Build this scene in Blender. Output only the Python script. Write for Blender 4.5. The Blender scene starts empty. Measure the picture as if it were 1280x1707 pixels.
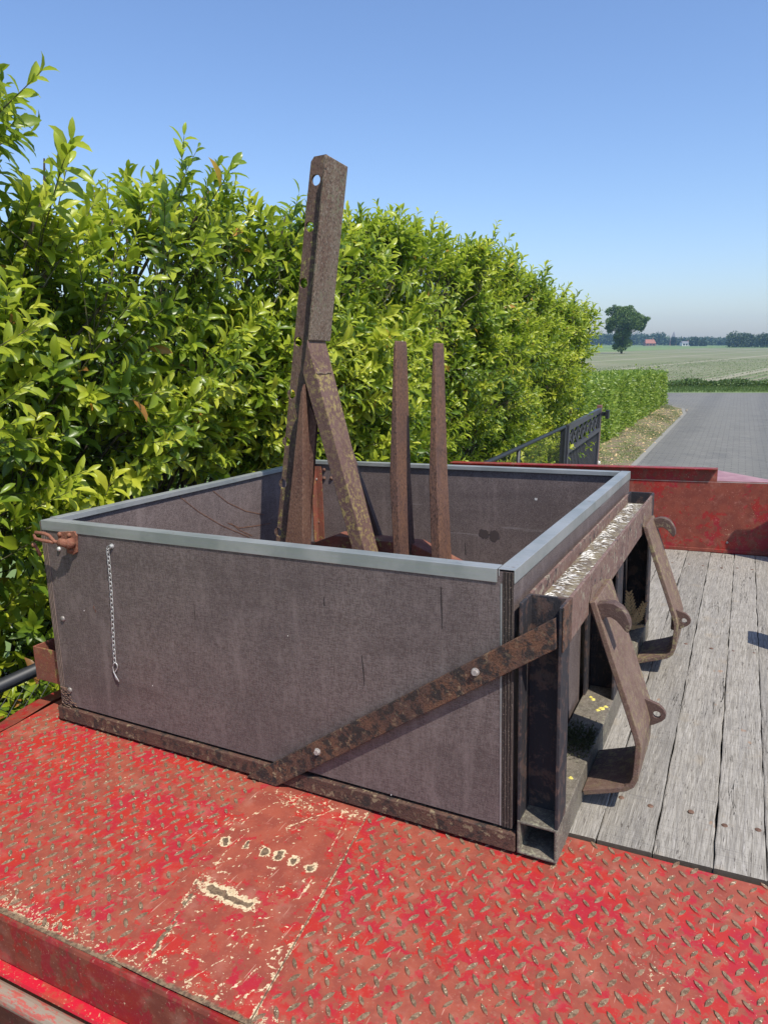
import bpy, bmesh, math, random
import numpy as np
from mathutils import Vector, Matrix
C = bpy.context.scene
COL = C.collection
R_ = math.radians
rng = np.random.default_rng(7)
random.seed(7)

# ------------------------------------------------------------------ camera
RIGHT = Vector((0.8870, 0.4618, 0.0)); UP = Vector((-0.1087, 0.2088, 0.9719)); FWD = Vector((-0.4488, 0.8621, -0.2354))
CAM = Vector((1.5478, -1.1155, 2.0))
FPX = 1170.52
cd = bpy.data.cameras.new('camera'); cam = bpy.data.objects.new('camera', cd); COL.objects.link(cam)
rot = Matrix((RIGHT, UP, -FWD)).transposed()
cam.matrix_world = Matrix.Translation(CAM) @ rot.to_4x4()
cd.sensor_fit = 'VERTICAL'; cd.sensor_height = 36.0; cd.lens = FPX*36/1707
cd.clip_start = 0.05; cd.clip_end = 5000
C.camera = cam

# ------------------------------------------------------------------ light
SUN_EL, SUN_AZ = 59.0, 120.0          # azimuth clockwise from +Y
sv = Vector((math.sin(R_(SUN_AZ))*math.cos(R_(SUN_EL)), math.cos(R_(SUN_AZ))*math.cos(R_(SUN_EL)), math.sin(R_(SUN_EL))))
w = bpy.data.worlds.new('World'); C.world = w; w.use_nodes = True
nt = w.node_tree; nt.nodes.clear()
sky = nt.nodes.new('ShaderNodeTexSky'); sky.sky_type = 'NISHITA'; sky.sun_disc = False
sky.sun_elevation = R_(SUN_EL); sky.sun_rotation = R_(SUN_AZ)
sky.altitude = 0; sky.air_density = 1.15; sky.dust_density = 0.85; sky.ozone_density = 6.5
bg = nt.nodes.new('ShaderNodeBackground'); bg.inputs[1].default_value = 0.15
wo = nt.nodes.new('ShaderNodeOutputWorld'); wb = nt.nodes.new('ShaderNodeMix'); wb.data_type = 'RGBA'; wb.blend_type = 'MULTIPLY'; wb.inputs[0].default_value = 1; wb.inputs[7].default_value = (1.02, 1.0, 1.07, 1)
nt.links.new(sky.outputs[0], wb.inputs[6]); nt.links.new(wb.outputs[2], bg.inputs[0]); nt.links.new(bg.outputs[0], wo.inputs[0])
sl = bpy.data.lights.new('sun', 'SUN'); sl.energy = 5.0; sl.angle = R_(0.53); sl.color = (1.0, 0.94, 0.84)
so = bpy.data.objects.new('sun', sl); COL.objects.link(so); so.rotation_euler = (-sv).to_track_quat('-Z', 'Y').to_euler()
C.view_settings.view_transform = 'Standard'; C.view_settings.look = 'None'; C.view_settings.gamma = 1; C.view_settings.use_curve_mapping = False
C.view_settings.exposure = 0.2
C.cycles.max_bounces = 8; C.cycles.transparent_max_bounces = 6

# ------------------------------------------------------------------ frames
# deck frame: the trailer bed tilts slightly, so everything standing on it is measured in its own frame
WM = Matrix(((0.9990, 0.0, -0.0441, 0), (0.0010, 0.9997, 0.0237, 0), (0.0441, -0.0237, 0.9987, 1.0618), (0, 0, 0, 1)))
WI = WM.inverted()
ZD = -0.051                                   # deck surface
_co = WI @ CAM
def ray(u, v):
    d = RIGHT*((u-640)/FPX) + UP*(-(v-853.5)/FPX) + FWD
    return d
def dk(u, v, ax, val):                        # a measured point on a deck-frame plane
    d = WI.to_3x3() @ ray(u, v); t = (val-_co[ax])/d[ax]
    return _co + d*t
def wd(u, v, ax, val):
    d = ray(u, v); t = (val-CAM[ax])/d[ax]
    return CAM + d*t

# ------------------------------------------------------------------ mesh helpers
class MB:
    def __init__(s): s.v = []; s.f = []; s.m = []
    def add(s, verts, faces, mi=0):
        o = len(s.v); s.v += [tuple(x) for x in verts]; s.f += [tuple(i+o for i in f) for f in faces]; s.m += [mi]*len(faces); return s
    def box(s, a, b, mi=0):
        x0, y0, z0 = a; x1, y1, z1 = b
        return s.add([(x0,y0,z0),(x1,y0,z0),(x1,y1,z0),(x0,y1,z0),(x0,y0,z1),(x1,y0,z1),(x1,y1,z1),(x0,y1,z1)],
              [(0,3,2,1),(4,5,6,7),(0,1,5,4),(1,2,6,5),(2,3,7,6),(3,0,4,7)], mi)
    def hexa(s, p, mi=0):   # 8 points: 4 bottom ccw, 4 top ccw
        return s.add(p, [(0,3,2,1),(4,5,6,7),(0,1,5,4),(1,2,6,5),(2,3,7,6),(3,0,4,7)], mi)
    def prism(s, pts, e, mi=0):   # planar polygon pts extruded by vector e
        n = len(pts); e = Vector(e); P = [Vector(p) for p in pts]
        return s.add(P+[p+e for p in P], [tuple(range(n))[::-1], tuple(range(n, 2*n))]+[(i, (i+1) % n, n+(i+1) % n, n+i) for i in range(n)], mi)
    def strip(s, pts, thick, e, mi=0):  # open polyline with thickness normal (in plane) extruded by e
        P = [Vector(p) for p in pts]; e = Vector(e); en = e.normalized(); off = []
        for i, p in enumerate(P):
            d = Vector((0,0,0))
            if i: d += (P[i]-P[i-1]).normalized()
            if i < len(P)-1: d += (P[i+1]-P[i]).normalized()
            d.normalize(); nrm = d.cross(en)
            k = 1.0
            if 0 < i < len(P)-1: k = 1/max(.5, abs((P[i]-P[i-1]).normalized().dot(d)))
            off.append(p+nrm*thick*k)
        n = len(P); V = P+off+[p+e for p in P]+[p+e for p in off]; F = []
        for i in range(n-1):
            F += [(i, i+1, n+i+1, n+i), (2*n+i, 3*n+i, 3*n+i+1, 2*n+i+1), (i, 2*n+i, 2*n+i+1, i+1), (n+i, n+i+1, 3*n+i+1, 3*n+i)]
        F += [(0, n, 3*n, 2*n), (n-1, 3*n-1, 4*n-1, 2*n-1)]
        return s.add(V, F, mi)
    def tube(s, pts, r, n=8, mi=0, closed=False, cap=True):
        P = [Vector(p) for p in pts]; m = len(P); rs = r if isinstance(r, (list, tuple)) else [r]*m
        V = []; ref = Vector((0.13, 0.31, 0.94))
        for i, p in enumerate(P):
            a = P[(i+1) % m] if (closed or i < m-1) else P[i]; b = P[i-1] if (closed or i > 0) else P[i]
            d = (a-b).normalized(); x = d.cross(ref)
            if x.length < .05: x = d.cross(Vector((1, 0, 0)))
            x.normalize(); y = d.cross(x)
            for k in range(n):
                t = 2*math.pi*k/n; V.append(p+(x*math.cos(t)+y*math.sin(t))*rs[i])
        F = []
        for i in range(m if closed else m-1):
            j = (i+1) % m
            for k in range(n): F.append((i*n+k, i*n+(k+1) % n, j*n+(k+1) % n, j*n+k))
        if cap and not closed: F += [tuple(range(n))[::-1], tuple(range((m-1)*n, m*n))]
        return s.add(V, F, mi)
    def dome(s, c, nrm, r, h, n=10, mi=0):     # a bolt head
        c = Vector(c); nrm = Vector(nrm).normalized(); x = nrm.orthogonal().normalized(); y = nrm.cross(x)
        V = []; prof = [(1, 0), (1, .35), (.8, .75), (.4, .97)]
        for a, b in prof:
            for k in range(n):
                t = 2*math.pi*k/n; V.append(c+(x*math.cos(t)+y*math.sin(t))*r*a+nrm*h*b)
        F = []
        for i in range(3):
            for k in range(n): F.append((i*n+k, i*n+(k+1) % n, (i+1)*n+(k+1) % n, (i+1)*n+k))
        F.append(tuple(range(3*n, 4*n)))
        return s.add(V, F, mi)
    def hexhead(s, c, nrm, r, h, mi=0):
        c = Vector(c); nrm = Vector(nrm).normalized(); x = nrm.orthogonal().normalized(); y = nrm.cross(x)
        P = [c+(x*math.cos(k*math.pi/3+.3)+y*math.sin(k*math.pi/3+.3))*r for k in range(6)]
        s.tube([c, c+nrm*h*.22], r*1.35, 14, mi)
        return s.prism(P, nrm*h, mi)
    def ringplate(s, outer, c, r, e, n=28, mi=0):  # plate with a round hole: outer polygon (list), hole centre c, in plane normal to e
        e = Vector(e); en = e.normalized(); c = Vector(c); O = [Vector(p) for p in outer]
        x = en.orthogonal().normalized(); y = en.cross(x)
        O2 = [((p-c).dot(x), (p-c).dot(y)) for p in O]
        ang = [2*math.pi*k/n for k in range(n)]+[math.atan2(b, a) % (2*math.pi) for a, b in O2]; ang = sorted(set(round(a, 5) for a in ang))
        A = []; B = []
        for t in ang:
            dx, dy = math.cos(t), math.sin(t); best = None
            for i in range(len(O2)):
                (ax, ay), (bx, by) = O2[i], O2[(i+1) % len(O2)]; ex, ey = bx-ax, by-ay; den = dx*ey-dy*ex
                if abs(den) < 1e-12: continue
                tt = (ax*ey-ay*ex)/den; ss = (ax*dy-ay*dx)/den
                if tt > 0 and -1e-4 <= ss <= 1.0001 and (best is None or tt > best): best = tt
            best = best or r*1.5
            A.append(c+x*dx*best+y*dy*best); B.append(c+x*dx*r+y*dy*r)
        m = len(A); V = A+B+[p+e for p in A]+[p+e for p in B]; F = []
        for i in range(m):
            j = (i+1) % m
            F += [(i, m+i, m+j, j), (2*m+i, 2*m+j, 3*m+j, 3*m+i), (i, j, 2*m+j, 2*m+i), (m+i, 3*m+i, 3*m+j, m+j)]
        return s.add(V, F, mi)
    def build(s, name, mats, parent=None, deck=True, bevel=0, smooth=False, recalc=True):
        me = bpy.data.meshes.new(name); base = Vector(parent.get('_b', (0, 0, 0))) if parent else Vector((0, 0, 0))
        me.from_pydata([tuple(Vector(v)-base) for v in s.v], [], s.f); me.update()
        if not isinstance(mats, (list, tuple)): mats = [mats]
        for m in mats: me.materials.append(m)
        if len(mats) > 1: me.polygons.foreach_set('material_index', s.m)
        if recalc:
            bm = bmesh.new(); bm.from_mesh(me); bmesh.ops.recalc_face_normals(bm, faces=bm.faces); bm.to_mesh(me); bm.free()
        if smooth: me.polygons.foreach_set('use_smooth', [True]*len(me.polygons))
        o = bpy.data.objects.new(name, me); COL.objects.link(o)
        if parent: o.parent = parent
        elif deck: o.matrix_world = WM
        o['_b'] = tuple(base)
        if bevel:
            b = o.modifiers.new('bevel', 'BEVEL'); b.width = bevel; b.segments = 2; b.limit_method = 'ANGLE'; b.angle_limit = R_(35); b.harden_normals = False
        return o
def thing(name, base, label, cat, group=None, deck=True):
    o = bpy.data.objects.new(name, None); COL.objects.link(o); o.empty_display_size = .2
    o['_b'] = tuple(base)
    o.matrix_world = (WM if deck else Matrix.Identity(4)) @ Matrix.Translation(Vector(base))
    return tag(o, label, cat, group)
def tag(o, label=None, cat=None, group=None, kind=None):
    if label: o['label'] = label
    if cat: o['category'] = cat
    if group: o['group'] = group
    if kind: o['kind'] = kind
    return o
def npmesh(name, V, F, mat, parent=None, tint=None, smooth=True, deck=False):  # V (n,3), F (m,k) uniform k
    me = bpy.data.meshes.new(name); V = np.asarray(V, np.float32); F = np.asarray(F, np.int32)
    base = np.array(parent.get('_b', (0, 0, 0))) if parent else np.zeros(3)
    me.vertices.add(len(V)); me.vertices.foreach_set('co', (V-base).astype(np.float32).ravel())
    k = F.shape[1]; me.loops.add(F.size); me.loops.foreach_set('vertex_index', F.ravel())
    me.polygons.add(len(F)); me.polygons.foreach_set('loop_start', np.arange(0, F.size, k, dtype=np.int32))
    me.polygons.foreach_set('loop_total', np.full(len(F), k, np.int32))
    me.update(calc_edges=True); me.validate()
    if smooth: me.polygons.foreach_set('use_smooth', np.ones(len(F), bool))
    me.materials.append(mat)
    if tint is not None:
        for nm, arr in tint.items():
            a = me.attributes.new(nm, 'FLOAT', 'POINT'); a.data.foreach_set('value', np.asarray(arr, np.float32))
    o = bpy.data.objects.new(name, me); COL.objects.link(o)
    if parent: o.parent = parent
    elif deck: o.matrix_world = WM
    return o

# ------------------------------------------------------------------ materials
class Mat:
    def __init__(s, name):
        s.m = bpy.data.materials.new(name); s.m.use_nodes = True; s.t = s.m.node_tree; s.t.nodes.clear()
        s.out = s.n('ShaderNodeOutputMaterial'); s.b = s.n('ShaderNodeBsdfPrincipled'); s.l(s.b.outputs[0], s.out.inputs[0])
        s.co = s.n('ShaderNodeTexCoord').outputs['Object']
    def n(s, k, **kw):
        x = s.t.nodes.new(k)
        for a, b in kw.items(): setattr(x, a, b)
        return x
    def l(s, a, b): s.t.links.new(a, b)
    def put(s, sock, v):
        if v is None: return
        if isinstance(v, (int, float)): sock.default_value = v
        elif isinstance(v, (tuple, list)): sock.default_value = (*v, 1) if len(v) == 3 and sock.type == 'RGBA' else v
        else: s.l(v, sock)
    def map(s, sc=(1, 1, 1), loc=(0, 0, 0), rot=(0, 0, 0), src=None):
        x = s.n('ShaderNodeMapping'); s.l(src or s.co, x.inputs[0]); x.inputs[1].default_value = loc; x.inputs[2].default_value = rot; x.inputs[3].default_value = sc; return x.outputs[0]
    def noise(s, scale, det=4, rough=.55, vec=None, dist=0):
        x = s.n('ShaderNodeTexNoise'); s.l(vec or s.co, x.inputs['Vector']); x.inputs['Scale'].default_value = scale; x.inputs['Detail'].default_value = det
        x.inputs['Roughness'].default_value = rough; x.inputs['Distortion'].default_value = dist; return x.outputs[0]
    def vor(s, scale, vec=None, feat='F1', rnd=1):
        x = s.n('ShaderNodeTexVoronoi', feature=feat); s.l(vec or s.co, x.inputs['Vector']); x.inputs['Scale'].default_value = scale; x.inputs['Randomness'].default_value = rnd; return x.outputs[0]
    def sm(s, v, a, b, lo=0, hi=1):   # smoothstep map
        x = s.n('ShaderNodeMapRange', interpolation_type='SMOOTHSTEP'); s.put(x.inputs[0], v)
        x.inputs[1].default_value = a; x.inputs[2].default_value = b; x.inputs[3].default_value = lo; x.inputs[4].default_value = hi; return x.outputs[0]
    def ma(s, op, a, b=None, c=None):
        x = s.n('ShaderNodeMath', operation=op); s.put(x.inputs[0], a); s.put(x.inputs[1], b)
        if c is not None: s.put(x.inputs[2], c)
        return x.outputs[0]
    def mix(s, f, a, b):
        x = s.n('ShaderNodeMix', data_type='RGBA'); s.put(x.inputs[0], f); s.put(x.inputs[6], a); s.put(x.inputs[7], b); return x.outputs[2]
    def xyz(s, v=None):
        x = s.n('ShaderNodeSeparateXYZ'); s.l(v or s.co, x.inputs[0]); return x.outputs
    def attr(s, nm): x = s.n('ShaderNodeAttribute', attribute_name=nm); return x.outputs['Fac']
    def bump(s, h, st=.3, d=.002, nrm=None):
        x = s.n('ShaderNodeBump'); x.inputs['Strength'].default_value = st; x.inputs['Distance'].default_value = d; s.l(h, x.inputs['Height'])
        if nrm is not None: s.l(nrm, x.inputs['Normal'])
        return x.outputs[0]
    def fin(s, col, rough=.6, metal=0, nrm=None, spec=None):
        s.put(s.b.inputs['Base Color'], col); s.put(s.b.inputs['Roughness'], rough); s.put(s.b.inputs['Metallic'], metal)
        if spec is not None: s.put(s.b.inputs['Specular IOR Level'], spec)
        if nrm is not None: s.l(nrm, s.b.inputs['Normal'])
        return s.m

def rusty(name, cols, pit=.5, lichen=0, paint=0, pcol=(.018, .018, .022), lcol=(.30, .26, .08), rough=.72, sc=1.0, streak=0, dark=(.03, .018, .013)):
    m = Mat(name); st = m.map((1, 1, .35 if streak else 1))
    a = m.noise(9*sc, 6, .6, st); b = m.noise(70*sc, 5, .65); c = m.noise(260*sc, 4, .65, m.map((1, 1, .3)) if streak else None)
    col = m.mix(m.sm(a, .38, .62), cols[0], cols[1]); col = m.mix(m.sm(b, .48, .68, 0, .8), col, cols[2])
    col = m.mix(m.sm(c, .49, .60, 0, pit), col, dark)
    if paint:
        p = m.noise(30*sc, 10, .70, m.map((1, 1, 1), (3, 7, 1)), .3); pm = m.sm(p, .495-.16*(paint-.5), .575-.16*(paint-.5), 0, .92)
        scr = m.sm(m.noise(260, 2, .5, m.map((1, 1, .12))), .66, .7); pm = m.ma('MULTIPLY', pm, m.ma('SUBTRACT', 1, m.ma('MULTIPLY', scr, .8)))
        col = m.mix(pm, col, pcol)
    if lichen:
        p = m.noise(48*sc, 6, .7, m.map((1, 1, 1), (9, 2, 5))); big = m.noise(5, 2, .5, m.map((1, 1, 1), (1, 5, 2)))
        lm = m.ma('MULTIPLY', m.sm(p, .58-.12*lichen, .62-.10*lichen), m.sm(big, .42, .58, .25, 1)); col = m.mix(m.ma('MULTIPLY', lm, .85), col, lcol)
    h = m.ma('ADD', m.ma('MULTIPLY', b, .6), c)
    return m.fin(col, m.sm(a, .3, .7, rough-.1, rough+.12), 0, m.bump(h, .8, .0018), .35)

M = {}
M['mast'] = rusty('weathered_mast_steel', [(.22,.155,.11), (.165,.10,.070), (.31,.265,.21)], .9, .45, lcol=(.19,.18,.11), sc=1.6, streak=1)
M['flange'] = rusty('mast_flange_rust', [(.16,.095,.07), (.12,.07,.055), (.20,.14,.11)], .6, .15, sc=1.6, streak=1)
M['rustbrown'] = rusty('brown_rust', [(.19,.10,.065), (.14,.068,.048), (.24,.145,.10)], .55, .0, sc=1.5, streak=1)
M['brace'] = rusty('lichened_rust', [(.155,.088,.072), (.12,.066,.056), (.19,.12,.095)], .4, .62, lcol=(.30,.235,.085), sc=1.5)
M['tine'] = rusty('tine_rust', [(.145,.078,.058), (.20,.10,.06), (.11,.062,.052)], .8, 0, sc=1.6, streak=1)
M['redrust'] = rusty('reddish_rust', [(.26,.08,.05), (.19,.07,.045), (.22,.10,.07)], .3, .15, sc=1.3)
M['frame'] = rusty('black_painted_rust', [(.095,.052,.039), (.15,.072,.042), (.085,.058,.047)], .6, .12, paint=.62, pcol=(.026,.023,.022), lcol=(.30,.22,.13), sc=1.2)
M['frameblack'] = rusty('worn_black_paint', [(.10,.062,.05), (.085,.055,.048), (.07,.06,.055)], .3, 0, paint=.98, pcol=(.022,.023,.028), sc=1.0, streak=1)
M['rail'] = rusty('rail_rust', [(.115,.055,.040), (.085,.045,.034), (.14,.085,.055)], .5, .20, paint=.38, pcol=(.03,.025,.022), lcol=(.26,.20,.12), sc=1.1)
M['beam'] = rusty('beam_rust', [(.19,.115,.09), (.155,.09,.075), (.24,.17,.14)], .3, .25, paint=.12, lcol=(.3,.27,.20), sc=1.3, streak=1)
M['arm'] = rusty('arm_rust', [(.175,.112,.085), (.14,.085,.065), (.21,.15,.115)], .35, .55, lcol=(.24,.20,.10), sc=1.3, rough=.62)
M['hookm'] = rusty('hook_rust', [(.085,.052,.043), (.105,.062,.05), (.125,.08,.064)], .2, .12, lcol=(.24,.20,.12), sc=1.2)
M['tube'] = rusty('lichened_tube', [(.19,.165,.13), (.13,.115,.09), (.26,.235,.19)], .6, .30, lcol=(.30,.29,.20), sc=2.2)
M['latch'] = rusty('latch_rust', [(.26,.105,.06), (.20,.075,.045), (.30,.15,.09)], .3, 0, sc=2.2)

def ply(name, a, b, k=1.0):
    m = Mat(name)
    w1 = m.noise(620, 2, .6, m.map((1, 1, .16))); w2 = m.noise(620, 2, .6, m.map((.16, .16, 1)))
    f = m.ma('MULTIPLY', m.ma('ADD', w1, w2), .5); big = m.noise(5, 5, .6); mid = m.noise(34, 4, .6, m.map((1, 1, .5)))
    col = m.mix(m.sm(f, .40, .60), a, b); col = m.mix(m.sm(big, .40, .65, 0, .35), col, tuple(x*.72 for x in a))
    hb = m.noise(9, 4, .6, m.map((.25, .25, 2.2), (3, 1, 7))); col = m.mix(m.sm(hb, .45, .70, 0, .35), col, tuple(x*.70 for x in a)); vb = m.noise(14, 4, .6, m.map((1.6, 1.6, .18), (1, 8, 2))); col = m.mix(m.sm(vb, .54, .72, 0, .32), col, tuple(x*1.5 for x in b)); col = m.mix(m.sm(mid, .5, .72, 0, .30), col, tuple(min(1, x*1.35) for x in b))
    sp = m.noise(1100, 1, .5); col = m.mix(m.sm(sp, .60, .70, 0, .60), col, (.42, .38, .37))
    cr = m.noise(26, 3, .5, m.map((1, 1, .06), (4, 4, 4))); col = m.mix(m.sm(cr, .735, .75, 0, .75), col, (.03, .022, .02))
    scr = m.noise(40, 2, .5, m.map((.05, .05, 1), (8, 3, 2))); col = m.mix(m.sm(scr, .72, .75, 0, .25), col, (.35, .32, .31))
    return m.fin(col, m.sm(big, .3, .7, .50, .66), 0, m.bump(f, .35, .0008), .4)
M['ply'] = ply('phenolic_plywood', (.084,.060,.056), (.162,.127,.117))
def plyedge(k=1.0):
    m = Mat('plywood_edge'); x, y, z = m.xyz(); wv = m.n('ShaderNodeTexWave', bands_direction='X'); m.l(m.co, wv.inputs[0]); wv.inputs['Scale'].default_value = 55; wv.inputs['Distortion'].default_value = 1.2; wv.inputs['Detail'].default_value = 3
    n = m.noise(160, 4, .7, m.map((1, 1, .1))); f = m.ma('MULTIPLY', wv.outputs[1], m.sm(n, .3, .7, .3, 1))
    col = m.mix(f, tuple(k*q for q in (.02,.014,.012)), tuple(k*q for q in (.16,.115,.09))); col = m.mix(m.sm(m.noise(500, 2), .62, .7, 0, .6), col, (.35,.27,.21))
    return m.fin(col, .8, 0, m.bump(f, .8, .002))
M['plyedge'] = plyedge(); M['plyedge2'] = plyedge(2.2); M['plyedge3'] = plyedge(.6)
def alu():
    m = Mat('dull_aluminium'); a = m.noise(8, 5, .6); b = m.noise(240, 3, .6, m.map((.04, 1, 1))); c = m.noise(90, 4, .6)
    col = m.mix(m.sm(a, .35, .65), (.29,.315,.305), (.40,.41,.40)); col = m.mix(m.sm(c, .6, .72, 0, .5), col, (.30,.32,.30))
    col = m.mix(m.sm(m.noise(30, 3, .6), .70, .74, 0, .7), col, (.22,.15,.11))
    return m.fin(col, m.sm(b, .3, .7, .42, .60), .55, m.bump(b, .1, .0004))
M['alu'] = alu()
def steel():
    m = Mat('zinc_plated'); a = m.noise(200, 3); return m.fin(m.mix(a, (.38,.38,.37), (.55,.55,.54)), .35, .25)
M['zinc'] = steel()
m = Mat('weathered_zinc'); M['zinc2'] = m.fin(m.mix(m.noise(220, 4), (.22,.16,.13), (.55,.54,.52)), .5, .2)
m = Mat('grey_bolt'); M['bolt'] = m.fin(m.mix(m.noise(150), (.16,.13,.11), (.30,.28,.26)), .55, .4)

def redpaint(name, edge=None, marks=False, dull=.5, chips=.5, k=1.0):  # k scales the red down to paint in the shade of upright faces
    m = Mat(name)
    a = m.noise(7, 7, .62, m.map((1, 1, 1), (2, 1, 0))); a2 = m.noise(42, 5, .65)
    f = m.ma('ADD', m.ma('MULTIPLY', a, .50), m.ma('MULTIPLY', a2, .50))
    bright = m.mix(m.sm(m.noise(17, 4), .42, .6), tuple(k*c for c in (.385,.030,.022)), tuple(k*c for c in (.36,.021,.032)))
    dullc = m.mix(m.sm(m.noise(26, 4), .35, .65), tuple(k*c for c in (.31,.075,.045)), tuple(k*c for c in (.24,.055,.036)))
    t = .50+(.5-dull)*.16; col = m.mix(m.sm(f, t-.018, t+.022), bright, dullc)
    hz = m.noise(18, 5, .6, m.map((1, 1, 1), (5, 5, 0))); col = m.mix(m.sm(hz, .52, .75, 0, .30), col, (.42,.22,.16))
    x, y, z = m.xyz()
    d1 = m.noise(120, 3, .7); d2 = m.noise(9, 4, .6, m.map((1, 1, 1), (0, 9, 0)))
    chipf = m.ma('ADD', d1, m.ma('MULTIPLY', d2, .45))
    th = .985-.10*chips; extra = None
    if edge:
        # distance from the worn edge line y = y0 + k*(x-x0)
        ed = m.ma('SUBTRACT', y, m.ma('ADD', edge[1], m.ma('MULTIPLY', m.ma('SUBTRACT', x, edge[0]), edge[2])))
        extra = m.sm(ed, 0, .075, .12 if marks else .20, 0); chipf = m.ma('ADD', chipf, extra)
    if marks: chipf = m.ma('ADD', chipf, m.attr('cream'))
    cm = m.sm(chipf, th-.01, th+.05); col = m.mix(cm, col, m.mix(m.sm(m.noise(300, 2), .4, .6), (.50,.37,.22), (.66,.53,.34)))
    core = m.sm(chipf, th+.075, th+.10)
    if not marks: col = m.mix(core, col, (.13,.085,.05))
    if edge:
        en = m.noise(34, 5, .7); band = m.sm(m.ma('ADD', ed, m.ma('MULTIPLY', m.ma('SUBTRACT', en, .5), .025)), .005, .011, 1, 0)
        col = m.mix(band, col, m.mix(m.sm(d1, .4, .6), (.11,.07,.045), (.22,.15,.09)))
    if marks:
        bn = m.ma('ADD', m.attr('bare'), m.ma('MULTIPLY', m.ma('SUBTRACT', m.noise(110, 4, .7), .5), .9))
        col = m.mix(m.sm(bn, .45, .6), col, m.mix(m.sm(d1, .35, .65), (.095,.062,.04), (.20,.14,.085)))
    mt = m.noise(150, 5, .72, m.map((1, 1, 1), (1, 4, 0))); col = m.mix(m.sm(mt, .56, .70, 0, .45), col, (.36,.17,.11)); mt2 = m.noise(33, 6, .7, m.map((1, 1, 1), (6, 4, 0))); col = m.mix(m.sm(mt2, .60, .72, 0, .40), col, (.46,.20,.15))
    # fine scratches
    s1 = m.noise(210, 1, .4, m.map((1, .07, 1), (0, 0, 0), (0, 0, .7))); s2 = m.noise(230, 1, .4, m.map((1, .08, 1), (3, 1, 0), (0, 0, -1.1)))
    col = m.mix(m.sm(m.ma('MAXIMUM', s1, s2), .75, .77, 0, .5), col, (.55,.33,.24))
    h = m.ma('ADD', a2, m.ma('MULTIPLY', cm, -.6))
    return m.fin(col, m.sm(f, .4, .6, .42, .62), 0, m.bump(h, .22, .0015), .32)
EDGE = (.49, -.521, .0294)
M['redplate'] = redpaint('red_plate_paint', EDGE, dull=.56, chips=.60)
M['redleft'] = redpaint('red_left_plate_paint', EDGE, dull=.50, chips=.72)
M['redstrip'] = redpaint('red_scraped_paint', EDGE, True, dull=.80, chips=.75)
M['redwall_shaded'] = redpaint('red_headboard_shaded', None, dull=.70, chips=.35, k=.72)  # same red paint, colour darkened as upright faces catch less sun
M['redside_shaded'] = redpaint('red_side_shaded', None, dull=.45, chips=.50, k=.62)  # the plate red again, with the sides' weaker sunlight put into its colour
m = Mat('crimson_paint'); n1 = m.noise(30, 5, .7); n2 = m.noise(150, 4, .7)
M['crimson'] = m.fin(m.mix(m.sm(n2, .60, .66), m.mix(m.sm(n1, .45, .6), (.50,.012,.03), (.40,.05,.035)), (.45,.30,.16)), .4, 0, m.bump(n1, .3, .002))
m = Mat('worn_pipe'); n1 = m.noise(14, 5, .7, m.map((.2, 1, 1))); n2 = m.noise(90, 4, .7, m.map((.3, 1, 1)))
M['pipe'] = m.fin(m.mix(m.sm(n2, .5, .6, 0, .8), m.mix(m.sm(n1, .45, .55), (.30,.16,.11), (.26,.20,.15)), (.42,.06,.045)), .6, 0, m.bump(n2, .3, .002))
def lozenge():
    m = Mat('worn_lozenge'); n = m.noise(150, 4, .7); n2 = m.noise(26, 3, .6)
    col = m.mix(m.sm(n, .40, .60), (.125,.078,.046), (.24,.16,.10)); col = m.mix(m.sm(n2, .60, .68, 0, .75), col, (.34,.05,.035))
    col = m.mix(m.sm(m.noise(210, 2), .66, .70), col, (.60,.48,.32)); return m.fin(col, .6, 0, m.bump(n, .4, .0008), .3)
M['loz'] = lozenge()

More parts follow.
